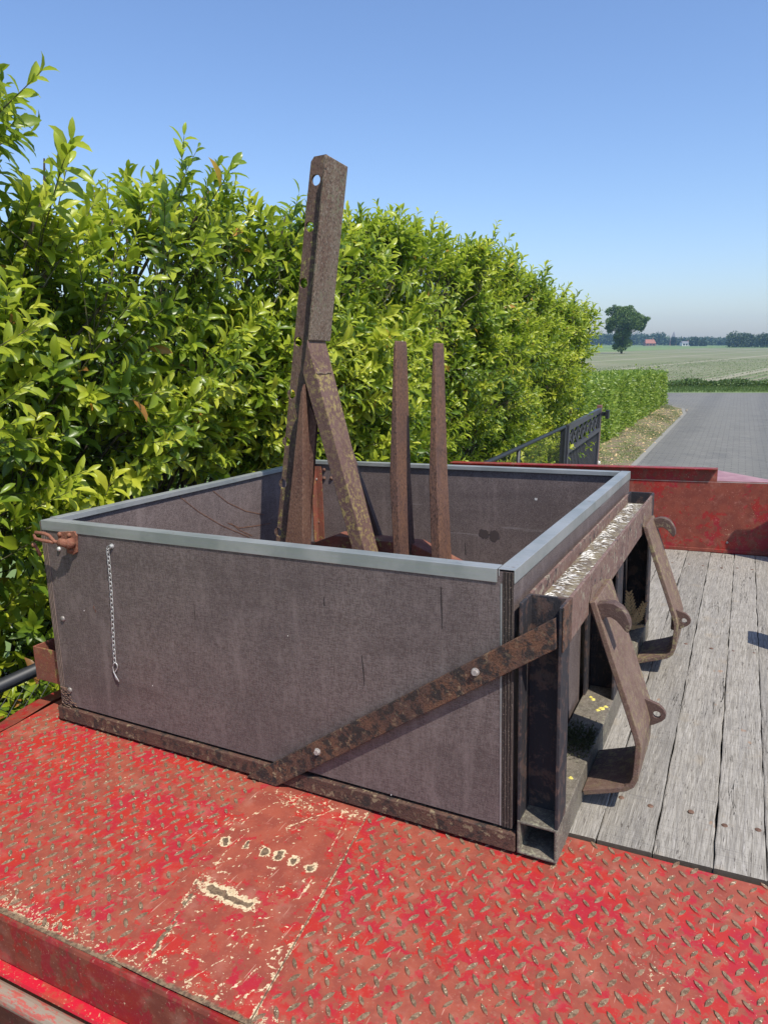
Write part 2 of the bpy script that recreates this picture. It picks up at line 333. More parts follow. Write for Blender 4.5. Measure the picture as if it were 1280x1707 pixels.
def wood():
    m = Mat('weathered_plank'); ob = m.n('ShaderNodeObjectInfo').outputs['Random']
    off = m.n('ShaderNodeCombineXYZ'); m.l(m.ma('MULTIPLY', ob, 37), off.inputs[0]); m.l(m.ma('MULTIPLY', ob, 91), off.inputs[1])
    va = m.n('ShaderNodeVectorMath', operation='ADD'); m.l(m.co, va.inputs[0]); m.l(off.outputs[0], va.inputs[1]); P = va.outputs[0]
    wb = m.noise(3.2, 3, .5, P, 0)
    g1 = m.noise(1, 5, .62, m.map((230, 13, 60), src=P), 1.0); g2 = m.noise(1, 4, .6, m.map((45, 2.2, 20), src=P), 1.2); g3 = m.noise(1, 3, .6, m.map((620, 25, 90), src=P))
    saw = m.noise(1, 2, .5, m.map((5, 260, 5), src=P))
    col = m.mix(m.sm(g1, .34, .66), (.20,.182,.152), (.35,.325,.28)); col = m.mix(m.sm(g2, .45, .66, 0, .45), col, (.235,.22,.20))
    col = m.mix(m.sm(g3, .52, .70, 0, .38), col, (.15,.14,.13)); col = m.mix(m.sm(saw, .54, .66, 0, .35), col, (.15,.14,.13))
    col = m.mix(m.sm(m.noise(11, 4, .6, P), .60, .72, 0, .30), col, (.30,.24,.16))
    st = m.sm(m.noise(7, 5, .6, m.map((1, .5, 1), (7, 7, 0), src=P)), .62, .72, 0, .5); col = m.mix(st, col, (.32,.29,.26)); pv = m.n('ShaderNodeHueSaturation'); m.l(m.sm(ob, 0, 1, .86, 1.10), pv.inputs['Value']); m.l(col, pv.inputs['Color']); col = pv.outputs[0]
    md = m.noise(1, 3, .6, m.map((330, 26, 60), (1, 1, 3), src=P), .8); col = m.mix(m.sm(md, .615, .66, 0, .75), col, (.06,.05,.042))
    lw = m.noise(1, 3, .6, m.map((170, 9, 60), (8, 1, 3), src=P), 1.4); col = m.mix(m.sm(lw, .60, .70, 0, .5), col, (.47,.44,.40))
    ck = m.noise(1, 3, .55, m.map((62, 2.4, 20), (5, 2, 1), src=P), .5); cr = m.ma('ABSOLUTE', m.ma('SUBTRACT', ck, .5))
    gate = m.sm(m.noise(1, 2, .5, m.map((14, 3.5, 5), (2, 9, 1), src=P)), .54, .60)
    cm = m.ma('MULTIPLY', m.sm(cr, .001, .0065, 1, 0), gate)
    col = m.mix(m.ma('MULTIPLY', cm, .9), col, (.022,.018,.014))
    rs = m.sm(m.noise(15, 3, .6, m.map((1, .6, 1), (1, 3, 0), src=P)), .70, .74, 0, .55); col = m.mix(rs, col, (.30,.16,.08))
    h = m.ma('ADD', m.ma('ADD', m.ma('MULTIPLY', g1, .5), m.ma('MULTIPLY', g3, .4)), m.ma('MULTIPLY', cm, -2.2))
    return m.fin(col, .82, 0, m.bump(h, .8, .003), .25)
M['wood'] = wood()
m = Mat('plank_end'); M['woodend'] = m.fin(m.mix(m.noise(120, 4, .7), (.03,.024,.018), (.13,.10,.075)), .9)
def streaks():
    m = Mat('channel_film'); x, y, z = m.xyz()
    n1 = m.noise(1, 5, .6, m.map((14, 10, 5), rot=(0, 0, .45)), 2.2); n2 = m.noise(1, 4, .65, m.map((20, 75, 10), rot=(0, 0, -.5)), 2.0); mid = m.sm(m.ma('ABSOLUTE', m.ma('SUBTRACT', x, m.ma('ADD', 1.270, m.ma('MULTIPLY', m.ma('SUBTRACT', m.noise(7, 2), .5), .05)))), .004, .026, 1, 0)
    f = m.ma('ADD', n2, m.ma('MULTIPLY', mid, .16)); wm = m.sm(f, .585, .625)
    base = m.mix(m.sm(n1, .4, .6), (.12,.09,.06), (.20,.165,.10)); base = m.mix(m.sm(m.noise(240, 3, .6), .56, .66, 0, .6), base, (.36,.31,.22))
    return m.fin(m.mix(wm, base, (.82,.82,.80)), m.sm(wm, 0, 1, .55, .35), 0, m.bump(m.ma('ADD', f, wm), .5, .003), .5)
M['film'] = streaks()
m = Mat('yellow_lichen'); M['lichen'] = m.fin(m.mix(m.noise(400), (.55,.45,.05), (.70,.62,.20)), .9)
m = Mat('moss'); M['moss'] = m.fin(m.mix(m.noise(300, 3), (.035,.04,.015), (.09,.10,.035)), .95)
m = Mat('dark_steel_inside'); M['inside'] = m.fin(m.mix(m.noise(60, 4), (.10,.085,.07), (.22,.20,.17)), .85)
m = Mat('dried_leaf'); M['dry'] = m.fin(m.mix(m.noise(60, 3), (.52,.33,.14), (.72,.54,.30)), .8)
m = Mat('rubber'); M['rubber'] = m.fin((.02, .02, .02), .8)
m = Mat('fence_paint'); M['fence'] = m.fin(m.mix(m.noise(50), (.010,.011,.014), (.022,.024,.028)), .5)
m = Mat('gate_paint'); M['gate'] = m.fin(m.mix(m.noise(20, 4), (.028,.030,.038), (.06,.062,.072)), .40)
m = Mat('post_rust'); M['post'] = m.fin(m.mix(m.noise(30, 4), (.16,.07,.05), (.24,.12,.09)), .7)
m = Mat('white_plastic'); M['white'] = m.fin((.75, .75, .72), .5)
m = Mat('bark'); n = m.noise(30, 5, .7, m.map((1, 1, .25))); M['bark'] = m.fin(m.mix(m.sm(n, .35, .65), (.05,.038,.028), (.16,.13,.095)), .9, 0, m.bump(n, .6, .01))
m = Mat('twig'); M['twig'] = m.fin(m.mix(m.noise(30), (.07,.075,.03), (.13,.12,.055)), .7)

def leafmat(name, stops, gloss=.30, trans=.46, tcol=(.38,.52,.05)):
    m = Mat(name); t = m.attr('tint'); r = m.n('ShaderNodeValToRGB'); m.l(t, r.inputs[0]); e = r.color_ramp.elements
    while len(e) > 1: e.remove(e[0])
    e[0].position = stops[0][0]; e[0].color = (*stops[0][1], 1)
    for p, c in stops[1:]: q = e.new(p); q.color = (*c, 1)
    n = m.noise(40, 3, .6); col = m.mix(m.sm(n, .3, .7, 0, .35), r.outputs[0], m.mix(.5, r.outputs[0], (.05,.09,.02)))
    m.fin(col, m.sm(m.noise(25, 2), .3, .7, gloss, gloss+.15), 0, m.bump(n, .25, .004), .5)
    tr = m.n('ShaderNodeBsdfTranslucent'); tc = m.n('ShaderNodeMix', data_type='RGBA', blend_type='MULTIPLY'); tc.inputs[0].default_value = 1
    m.l(m.mix(.5, r.outputs[0], tcol), tr.inputs[0])
    ms = m.n('ShaderNodeMixShader'); ms.inputs[0].default_value = trans; m.l(m.b.outputs[0], ms.inputs[1]); m.l(tr.outputs[0], ms.inputs[2]); m.l(ms.outputs[0], m.out.inputs[0])
    m.t.nodes.remove(tc)
    return m.m
LS = [(0.0, (.050,.10,.012)), (.25, (.13,.22,.016)), (.55, (.38,.46,.03)), (.90, (.60,.62,.06)), (.935, (.60,.50,.04)), (.985, (.50,.22,.04)), (1.0, (.28,.12,.05))]
M['leaf'] = leafmat('laurel_leaf', LS)
M['leaf2'] = leafmat('clipped_leaf', [(0, (.08,.15,.02)), (.5, (.21,.32,.045)), (1, (.42,.50,.10))], .33)
M['treeleaf'] = leafmat('tree_leaf', [(0, (.06,.11,.028)), (.5, (.11,.19,.04)), (1, (.20,.30,.06))], .5, .2, (.15,.25,.03))
M['farleaf'] = leafmat('far_tree_leaf', [(0, (.03,.06,.026)), (.5, (.05,.09,.036)), (1, (.08,.13,.045))], .6, .1, (.15,.25,.05))
M['crop'] = leafmat('crop_leaf', [(0, (.035,.07,.015)), (.5, (.06,.115,.02)), (1, (.11,.18,.03))], .5, .2)

# ================================================================== SETTING
def plane(name, pts, z, mat):
    mb = MB(); mb.add([(p[0], p[1], z) for p in pts], [tuple(range(len(pts)))]); o = mb.build(name, mat, deck=False); return tag(o, kind='structure')
m = Mat('meadow'); n1 = m.noise(.05, 5, .6); n2 = m.noise(1.5, 5, .7)
M['meadow'] = m.fin(m.mix(m.sm(n1, .4, .6), m.mix(n2, (.07,.125,.03), (.13,.20,.05)), (.15,.21,.07)), .95, 0, m.bump(n2, .4, .1))
plane('ground', [(-2500, -200), (2500, -200), (2500, 3500), (-2500, 3500)], 0, M['meadow'])
def fieldmat():
    m = Mat('young_crop_rows'); a = math.atan2(2.365+1.673, 68.6-41.7)   # row direction measured on the ground
    v = m.map((1, 1, 1), rot=(0, 0, a+.0)); x, y, z = m.xyz(v)
    dn = m.noise(.6, 4, .6); s = m.ma('SINE', m.ma('ADD', m.ma('MULTIPLY', x, 2*math.pi/.75), m.ma('MULTIPLY', dn, .8)))
    wide = m.sm(m.ma('SINE', m.ma('MULTIPLY', x, 2*math.pi/9.0)), .93, .99)
    gr = m.ma('MULTIPLY', m.sm(s, .2, .9), m.sm(m.noise(5, 3, .7), .3, .55)); soil = m.mix(m.sm(m.noise(.12, 5, .6), .35, .65), (.185,.17,.105), (.23,.215,.135))
    soil = m.mix(m.sm(m.noise(9, 4, .7), .45, .7, 0, .5), soil, (.13,.115,.08))
    col = m.mix(gr, soil, (.08,.14,.03)); col = m.mix(m.sm(m.noise(.05, 4, .6), .40, .62, 0, .55), col, (.12,.155,.05)); col = m.mix(m.ma('MULTIPLY', wide, .65), col, (.30,.275,.20))
    return m.fin(col, .95, 0, m.bump(s, .3, .05))
M['field'] = fieldmat()
# field beyond the cross road
fd = Vector((3.63, 1.89, 0)).normalized(); fn = Vector((-fd.y, fd.x, 0)); P0 = Vector((-1.58, 29.58, 0))
def fp(a, b): p = P0+fd*a+fn*b; return (p.x, p.y)
plane('field', [fp(-60, 3.2), fp(260, 3.2), fp(320, 180), (-15, 260), (-30, 118), (-80, 100)], .004, M['field'])
# road: brick pavers
def paver():
    m = Mat('brick_pavers'); v = m.map((1, 1, 1), rot=(0, 0, -.02)); bt = m.n('ShaderNodeTexBrick'); m.l(v, bt.inputs[0]); bt.inputs['Scale'].default_value = 1
    bt.inputs['Brick Width'].default_value = .21; bt.inputs['Row Height'].default_value = .105; bt.inputs['Mortar Size'].default_value = .007; bt.inputs['Mortar Smooth'].default_value = .3
    bt.inputs['Color1'].default_value = (.135,.132,.116,1); bt.inputs['Color2'].default_value = (.172,.167,.146,1); bt.inputs['Mortar'].default_value = (.055,.053,.045,1)
    big = m.noise(.7, 6, .6); col = m.mix(m.sm(big, .35, .65, 0, .5), bt.outputs[0], (.15,.147,.128)); sand = m.sm(m.noise(5, 5, .7), .55, .72, 0, .45); col = m.mix(sand, col, (.175,.17,.15))
    x, y, z = m.xyz(); tk = m.ma('SINE', m.ma('ADD', m.ma('MULTIPLY', x, 3.6), m.ma('MULTIPLY', m.noise(.5, 3), 1.5))); col = m.mix(m.sm(tk, .2, 1, 0, .28), col, (.075,.075,.07)); col = m.mix(m.sm(m.noise(2.2, 6, .7), .56, .64, 0, .35), col, (.20,.19,.165)); col = m.mix(m.sm(m.noise(60, 2, .5), .66, .70, 0, .6), col, (.28,.26,.22)); col = m.mix(m.sm(m.noise(1.1, 4, .6, m.map((1, 1, 1), (4, 4, 0))), .60, .66, 0, .30), col, (.07,.07,.068))
    return m.fin(col, .85, 0, m.bump(bt.outputs['Fac'], -.25, .004))
M['paver'] = paver()
road_pts = [(-.10, 3.0), (-.10, 11), (-.16, 20.7), (-.35, 22.4), (-.9, 23.6), fp(-60, -6.6), fp(-60, 0), fp(60, 0), fp(60, -6.6), (9, 28.4), (6, 25), (5.2, 20), (5.2, 3.0)]
plane('road', road_pts, .008, M['paver'])
plane('driveway', [(-.10, -6), (8, -6), (8, 2.996), (-.10, 2.996)], .006, M['paver'])
m = Mat('verge_soil'); n1 = m.noise(4, 6, .65); n2 = m.noise(30, 4, .7)
M['verge'] = m.fin(m.mix(m.sm(n2, .35, .7), m.mix(m.sm(n1, .42, .58), (.21,.165,.105), (.115,.13,.04)), m.mix(m.sm(n1, .42, .58), (.15,.11,.075), (.16,.175,.06))), .95, 0, m.bump(n2, .6, .02))
plane('verge', [(-2.4, -4), (-.10, -4), (-.10, 11), (-.16, 20.7), (-.35, 22.4), (-.9, 23.6), (-2.4, 24.2)], .010, M['verge'])
m = Mat('kerb_sand'); M['sand'] = m.fin(m.mix(m.noise(40, 4, .7), (.17,.165,.14), (.26,.25,.22)), .9)
kb = MB()
kp = [(-.10, 3), (-.10, 11), (-.16, 20.7), (-.35, 22.4), (-.9, 23.6)]
kv = []
for i, (x, y) in enumerate(kp): kv += [(x-.04, y, .014), (x+.05, y-(.03 if i > 2 else 0), .014)]
kb.add(kv, [(2*i, 2*i+1, 2*i+3, 2*i+2) for i in range(len(kp)-1)])
tag(kb.build('road_edge', M['sand'], deck=False), kind='structure')
plane('field_verge', [fp(-60, 0), fp(120, 0), fp(120, 3.2), fp(-60, 3.2)], .006, M['meadow'])
# far meadow strips
plane('far_meadow', [(-400, 300), (500, 300), (700, 520), (-600, 520)], .01, M['meadow'])

# ---- leaf templates
def leaf_tmpl(curl=.30, fold=.20):
    st = [(.27, .34), (.58, .50), (.85, .32)]   # station, half width / (leaf width)
    V = [(0, 0, 0)]
    for t, h in st: V += [(-h, t, fold*h-curl*t*t), (0, t, -curl*t*t), (h, t, fold*h-curl*t*t)]
    V += [(0, 1, -curl*1.15)]
    F = [(0, 2, 1), (0, 3, 2)]
    for a in (1, 4): F += [(a, a+1, a+4), (a, a+4, a+3), (a+1, a+2, a+5), (a+1, a+5, a+4)]
    F += [(7, 8, 10), (8, 9, 10)]
    return np.array(V, float), np.array(F, int)
def leaf_small():
    V = [(0,0,0), (-.5,.5,.06), (0,.5,-.03), (.5,.5,.06), (0,1,-.16)]; F = [(0,2,1), (0,3,2), (1,2,4), (2,3,4)]
    return np.array(V, float), np.array(F, int)
def nrm(a): return a/np.maximum(np.linalg.norm(a, axis=-1, keepdims=True), 1e-9)
def bake_leaves(name, pos, dirv, up, L, W, tint, mat, parent, tmpl):
    TV, TF = tmpl; n = len(pos); y = nrm(dirv); x = nrm(np.cross(y, up)); z = np.cross(x, y)
    V = pos[:, None, :]+(TV[None, :, 0:1]*W[:, None, None])*x[:, None, :]+(TV[None, :, 1:2]*L[:, None, None])*y[:, None, :]+(TV[None, :, 2:3]*L[:, None, None])*z[:, None, :]
    F = (TF[None]+(np.arange(n)*len(TV))[:, None, None]).reshape(-1, 3)
    return npmesh(name, V.reshape(-1, 3), F, mat, parent, {'tint': np.repeat(tint, len(TV))})
def shoots(org, dirv, length, nleaf, spread=.9, leafL=.10, leafW=.040, tip=.0):
    """leaves arranged in a spiral on each shoot -> arrays"""
    n = len(org); k = nleaf; d = nrm(dirv); a = nrm(np.cross(d, rng.normal(size=(n, 3)))); b = np.cross(d, a)
    t = (np.arange(k)+.5)/k
    bend = nrm(rng.normal(size=(n, 3)))*.10
    ph = rng.uniform(0, 6.28, (n, 1))+np.arange(k)[None]*2.4+rng.normal(0, .25, (n, k))
    axis = d[:, None, :]*(t*1.0)[None, :, None]*length[:, None, None]+bend[:, None, :]*(t**2)[None, :, None]*length[:, None, None]
    pos = org[:, None, :]+axis
    ad = spread*(1.0-.55*t)[None]+rng.normal(0, .18, (n, k)); ad = np.clip(ad, .15, 1.6)
    rad = a[:, None, :]*np.cos(ph)[..., None]+b[:, None, :]*np.sin(ph)[..., None]
    ld = d[:, None, :]*np.cos(ad)[..., None]+rad*np.sin(ad)[..., None]
    ld = ld+np.array([0, 0, -.10])+rng.normal(0, .07, (n, k, 3))
    up = d[:, None, :]*np.sin(ad)[..., None]-rad*np.cos(ad)[..., None]+rng.normal(0, .2, (n, k, 3)); 
    sz = (1.0-.35*np.abs(t-.45)*2)[None]*rng.uniform(.55, 1.2, (n, k))*rng.uniform(.8, 1.15, (n, 1))
    L = leafL*sz; W = leafW*sz*rng.uniform(.85, 1.15, (n, k))
    base = rng.normal(.44, .19, (n, 1)); tint = base+(t[None]-.5)*.34+rng.normal(0, .08, (n, k))
    tint = np.clip(tint, 0, .88); yl = rng.random((n, k)); tint = np.where((yl < .022) & (t[None] < .55), rng.uniform(.93, 1, (n, k)), tint)
    return pos.reshape(-1, 3), ld.reshape(-1, 3), up.reshape(-1, 3), L.ravel(), W.ravel(), tint.ravel(), axis, org
def stems(name, org, axis, r, mat, parent, sides=3, back=.16, dirv=None):
    n, k, _ = axis.shape; ks = [0, k//3, 2*k//3, k-1]; pts = [org-nrm(axis[:, -1])*back]+[org+axis[:, q] for q in ks[1:]]
    P = np.stack(pts, 1); m = P.shape[1]; d = nrm(P[:, -1]-P[:, 0]); a = nrm(np.cross(d, np.array([.3, .2, .9]))); b = np.cross(d, a)
    rr = np.linspace(1, .35, m)*r; V = np.zeros((n, m, sides, 3))
    for s in range(sides):
        t = 2*math.pi*s/sides; V[:, :, s] = P+(a*math.cos(t)+b*math.sin(t))[:, None, :]*rr[None, :, None]
    F = []
    for i in range(m-1):
        for s in range(sides): F.append((i*sides+s, i*sides+(s+1) % sides, (i+1)*sides+(s+1) % sides, (i+1)*sides+s))
    F = np.array(F)[None]+(np.arange(n)*m*sides)[:, None, None]
    return npmesh(name, V.reshape(-1, 3), F.reshape(-1, 4), mat, parent)

# ---- tall laurel hedge
SIL = [(0,85),(16,100),(40,225),(75,270),(110,300),(150,318),(192,275),(232,225),(262,235),(300,196),(330,225),(365,250),(400,275),(440,262),(480,300),(500,325),(560,320),(600,318),(650,335),(700,338),(755,372),(820,380),(860,425),(915,460),(950,485),(975,500),(985,525),(995,560),(1003,610)]
_h = [wd(u, v, 0, -.80) for u, v in SIL]
HY = [-3, .2]+[q.y for q in _h]; HZ = [3.2, 3.15]+[q.z-.01 for q in _h]
def htop(y): return np.interp(y, HY, HZ)
hedge = thing('laurel_hedge', (-1.1, 5, 0), 'tall unclipped cherry laurel hedge with glossy yellow-green leaves behind the wooden box', 'hedge', deck=False)
def face_x(y, z): return -.60-.22*np.clip((1.75-z)/.7, 0, 1)*np.clip((z-.55)/.3, .2, 1)-.14*np.clip((y-7.5)/2.5, 0, 1)+.10*np.sin(y*2.1+z*1.3)+.07*np.sin(y*5.3-z*2.9+1)+.05*np.sin(z*6+y*3)-.20*np.clip((z-1.9)/.8, 0, 1)
def clusters(n, y0, y1, ns, top=False):
    y = rng.uniform(y0, y1, n); H = htop(y)
    if top: z = H-rng.uniform(.30, .44, n); x = -.66-rng.uniform(.0, .5, n)
    else:
        z = .15+(H-.62)*rng.random(n)**.85; x = face_x(y, z)-rng.exponential(.13, n)-.05
    c = np.stack([x, y, z], 1)
    cd_ = nrm(np.stack([rng.normal(.10 if top else .62, .18, n), rng.normal(0, .22, n), rng.normal(1.0 if top else .55, .16, n)], 1))
    k = rng.integers(ns[0], ns[1]+1, n); i = np.repeat(np.arange(n), k); m_ = len(i)
    sp = rng.normal(0, .34 if top else .46, (m_, 3)); d = nrm(cd_[i]+sp)
    o = c[i]+sp*np.array([.14, .16, .10])-cd_[i]*rng.uniform(0, .16, (m_, 1))
    if top:
        lim = htop(o[:, 1])-.25-rng.exponential(.06, m_); o[:, 2] = np.minimum(o[:, 2], lim)
    return o, d, rng.uniform(.20, .33, m_), c, cd_
cl = [clusters(300, -1.3, 4.0, (7, 12)), clusters(320, 4.0, 9.7, (6, 10)), clusters(190, -1.3, 9.5, (5, 9), True)]
# loose inner growth seen through the gaps
n = 1900; yf_ = rng.uniform(-1.3, 9.6, n); zf_ = .1+(htop(yf_)-.8)*rng.random(n); inn = np.stack([face_x(yf_, zf_)-rng.uniform(.25, .95, n), yf_, zf_], 1)
P = np.concatenate([c[0] for c in cl]+[inn]); D = np.concatenate([c[1] for c in cl]+[nrm(np.stack([rng.normal(.3, .5, n), rng.normal(0, .5, n), rng.normal(.8, .3, n)], 1))]); Ln = np.concatenate([c[2] for c in cl]+[rng.uniform(.24, .38, n)]); n = len(P)
bm_ = MB()
for c in cl:
    for q_ in range(len(c[3])):
        e_ = Vector(c[3][q_]); d_ = Vector(c[4][q_]); s_ = Vector((-1.15+.1*math.sin(q_), e_.y+random.uniform(-.2, .2), max(.05, e_.z-random.uniform(.5, .9)))); bm_.tube([s_, (s_+e_)/2+Vector((-.05, 0, .06)), e_, e_+d_*.12], [.011, .009, .006, .003], 5, cap=False)
bm_.build('branches', M['bark'], hedge, smooth=True, recalc=False)
pos, ld, up, L, W, ti, ax_, og = shoots(P, D, Ln, 16, 1.0, .102, .0375)
bake_leaves('foliage', pos, ld, up, L, W, ti, M['leaf'], hedge, leaf_tmpl())
stems('twigs', P, ax_, .0032, M['twig'], hedge)
for i in range(23):
    y = -1.0+i*.46+random.uniform(-.12, .12); x = -1.22+random.uniform(-.18, .10); mb = MB(); h = float(htop(y))-.75
    for b in range(3):
        a0 = random.uniform(0, 6.28); pts = [(x, y, 0)]; cx, cy = x, y
        for q in range(1, 7):
            cx += .055*math.cos(a0)+random.uniform(-.03, .03); cy += .055*math.sin(a0)+random.uniform(-.03, .03); pts.append((cx, cy, h*q/6))
        mb.tube(pts, [.030-.0038*q for q in range(7)], 6)
    mb.build('trunk', M['bark'], hedge, smooth=True, recalc=False)

# ---- clipped hedge beyond the gate
ch = thing('clipped_hedge', (-1.6, 18, 0), 'low box-clipped laurel hedge along the brick road beyond the gate', 'hedge', deck=False)
def chz(y): return np.interp(y, [12, 16, 20, 24], [1.30, 1.25, 1.15, 1.03])
n = 17000; y = rng.uniform(11.6, 24.0, n); side = rng.random(n); dep = rng.exponential(.05, n)
top = side < .36; endf = (side > .97)
x = np.where(top, rng.uniform(-2.15, -1.07, n), -1.05-dep); z = np.where(top, chz(y)-dep, rng.random(n)*chz(y)); y = np.where(endf, 24.0-dep, y); x = np.where(endf, rng.uniform(-2.15, -1.07, n), x)
x = x+.04*np.sin(y*2.7+z*3)+.03*np.sin(y*6.1-z*5); z = z+.025*np.sin(y*3.3)*top
Pp = np.stack([x, y, z], 1); out = np.stack([np.where(top, 0, 1.), np.zeros(n), np.where(top, 1., .35)], 1); out[endf] = (0, 1, .3)
dr = nrm(out+rng.normal(0, .6, (n, 3))); L = rng.uniform(.07, .11, n); ti = np.clip(rng.normal(.5, .28, n), 0, 1)
bake_leaves('foliage', Pp, dr, rng.normal(size=(n, 3))+out*1.2, L, L*.45, ti, M['leaf2'], ch, leaf_small())
n = 9000; Pp = np.stack([rng.uniform(-2.1, -1.12, n), rng.uniform(11.7, 23.95, n), np.zeros(n)], 1); Pp[:, 2] = rng.random(n)*(chz(Pp[:, 1])-.06)
bake_leaves('inner_leaves', Pp, rng.normal(size=(n, 3)), rng.normal(size=(n, 3)), rng.uniform(.10, .16, n), rng.uniform(.05, .08, n), np.clip(rng.normal(.3, .15, n), 0, 1), M['leaf2'], ch, leaf_small())
for i in range(24):
    mb = MB(); y = 12+i*.5; mb.tube([(-1.6, y, 0), (-1.55+random.uniform(-.1, .1), y+random.uniform(-.1, .1), .9)], [.025, .01], 6); mb.build('trunk', M['bark'], ch, recalc=False)

# leaf litter + grass on the verge
n = 1500; Pp = np.stack([rng.uniform(-1.05, -.15, n), rng.uniform(9, 22, n), np.full(n, .014)], 1); Pp[:, 0] -= rng.random(n)*.3*(rng.random(n) < .5)
o = bake_leaves('leaf_litter', Pp, np.stack([rng.normal(size=n), rng.normal(size=n), rng.normal(0, .1, n)], 1), np.tile([0, 0, 1.], (n, 1))+rng.normal(0, .3, (n, 3)), rng.uniform(.03, .07, n), rng.uniform(.015, .03, n), np.zeros(n), M['dry'], None, leaf_small())
tag(o, 'dry brown leaves scattered on the verge under the hedge', 'leaves', kind='stuff')
n = 14000; Pp = np.stack([rng.uniform(-1.2, -.12, n), rng.uniform(8.5, 23.5, n), np.full(n, .01)], 1)
keep = (Pp[:, 0] < -.15-.16*np.clip(Pp[:, 1]-19.5, 0, 9)) & ((np.sin(Pp[:, 1]*1.7)+np.sin(Pp[:, 0]*7+Pp[:, 1]*2.3)+rng.normal(0, .6, n)) > .2); Pp = Pp[keep]; n = len(Pp)
o = bake_leaves('verge_grass', Pp, np.stack([rng.normal(0, .5, n), rng.normal(0, .5, n), np.ones(n)], 1), rng.normal(size=(n, 3)), rng.uniform(.02, .05, n), rng.uniform(.004, .008, n), rng.random(n), M['crop'], None, leaf_small())
tag(o, 'thin patchy grass on the verge beside the clipped hedge', 'grass', kind='stuff')
# crop band along the field edge + verge grass
n = 15000; a = rng.uniform(-6, 16, n); b = rng.normal(4.6, .75, n); b = np.clip((b-4.6)*.5+3.9, 3.3, 5.2); px = np.array([fp(q, r) for q, r in zip(a, b)])
hh = rng.uniform(.0, .24, n)*(1+.3*np.sin(a*3)); Pp = np.stack([px[:, 0], px[:, 1], np.maximum(.01, hh)], 1)
o = bake_leaves('crop_edge', Pp, np.stack([rng.normal(0, .8, n), rng.normal(0, .8, n), np.abs(rng.normal(.5, .4, n))], 1), rng.normal(size=(n, 3)), rng.uniform(.10, .20, n), rng.uniform(.04, .08, n), np.clip(rng.normal(.45, .25, n), 0, 1), M['crop'], None, leaf_small())
tag(o, 'dark green leafy row along the near edge of the field', 'crop', kind='stuff')
n = 16000; a = rng.uniform(-6, 16, n); b = rng.uniform(.05, 3.3, n); px = np.array([fp(q, r) for q, r in zip(a, b)])
o = bake_leaves('roadside_grass', np.stack([px[:, 0], px[:, 1], np.full(n, .0)], 1), np.stack([rng.normal(0, .4, n), rng.normal(0, .4, n), np.ones(n)], 1), rng.normal(size=(n, 3)), rng.uniform(.08, .16, n), rng.uniform(.01, .02, n), rng.uniform(.4, 1, n), M['crop'], None, leaf_small())
tag(o, 'short green grass between the brick road and the field', 'grass', kind='stuff')
# young plants in the field rows
rdir = np.array([2.365+1.673, 68.6-41.7]); rdir /= np.linalg.norm(rdir); rn = np.array([rdir[1], -rdir[0]])
n = 22000; s_ = rng.uniform(0, 1, n)**1.6*60; r_ = rng.integers(-14, 28, n)*.75
px = np.array([-1.7, 34.])+rdir[None]*s_[:, None]+rn[None]*(r_+rng.normal(0, .05, n))[:, None]
loc = (px[:, 0]-P0.x)*fn.x+(px[:, 1]-P0.y)*fn.y; px = px[loc > 5.8]; n = len(px)
o = bake_leaves('young_crop', np.stack([px[:, 0], px[:, 1], rng.uniform(.0, .05, n)], 1), np.stack([rng.normal(0, .8, n), rng.normal(0, .8, n), np.full(n, .6)], 1), rng.normal(size=(n, 3)), rng.uniform(.05, .10, n), rng.uniform(.02, .04, n), rng.random(n), M['crop'], None, leaf_small())
tag(o, 'rows of small young crop plants on the brown field', 'crop', kind='stuff')

# ---- trees
def blob_tree(name, base, lobes, trunk, leaf, nl, mat, label, cat, group=None, seed=1, deck=False, limbs=6, low=None):
    r = np.random.default_rng(seed); t = thing(name, base, label, cat, group, deck=False); b = np.array(base)
    P = []; O = []
    tot = sum(l[3]**2 for l in lobes)
    for cx, cy, cz, rad in lobes:
        k = int(nl*rad**2/tot); u = nrm(r.normal(size=(k, 3))); q = r.random(k)**.45; c = np.array([cx, cy, cz])
        cl = nrm(r.normal(size=(14, 3))); w_ = np.max(u@cl.T, axis=1); keep = w_ > r.uniform(.55, .94, k)
        u = u[keep]; q = q[keep]; P.append(b+c+u*(q*rad)[:, None]*np.array([1, 1, .8])); O.append(u)
    P = np.concatenate(P); O = np.concatenate(O); k = len(P)
    bake_leaves('crown', P, O+r.normal(0, .8, (k, 3)), r.normal(size=(k, 3))+[0, 0, .6], leaf*r.uniform(.6, 1.3, k), leaf*.7*r.uniform(.6, 1.3, k), np.clip(r.normal(.5, .22, k), 0, 1), mat, t, leaf_small())
    mb = MB(); mb.tube([b+[0, 0, 0], b+[0.02*trunk[0], 0, trunk[0]*.5], b+[.04*trunk[0], 0, trunk[0]]], [trunk[1], trunk[1]*.75, trunk[1]*.35], 8)
    for l in lobes[:limbs]: mb.tube([b+[.02*trunk[0], 0, trunk[0]*.45], b+(np.array(l[:3])*[.5, .5, .75]), b+np.array(l[:3])], [trunk[1]*.32, trunk[1]*.2, trunk[1]*.06], 6)
    mb.build('trunk', M['bark'], t, smooth=True, recalc=False)
    return t
tb = wd(1035, 590, 1, 130); s = 130*1.0
def tp(u, v, dep=0):                      # a point of the lone tree, measured beside its trunk
    q = wd(u, v, 1, 130+dep); return (q.x-tb.x, q.y-tb.y, q.z)
lob = []
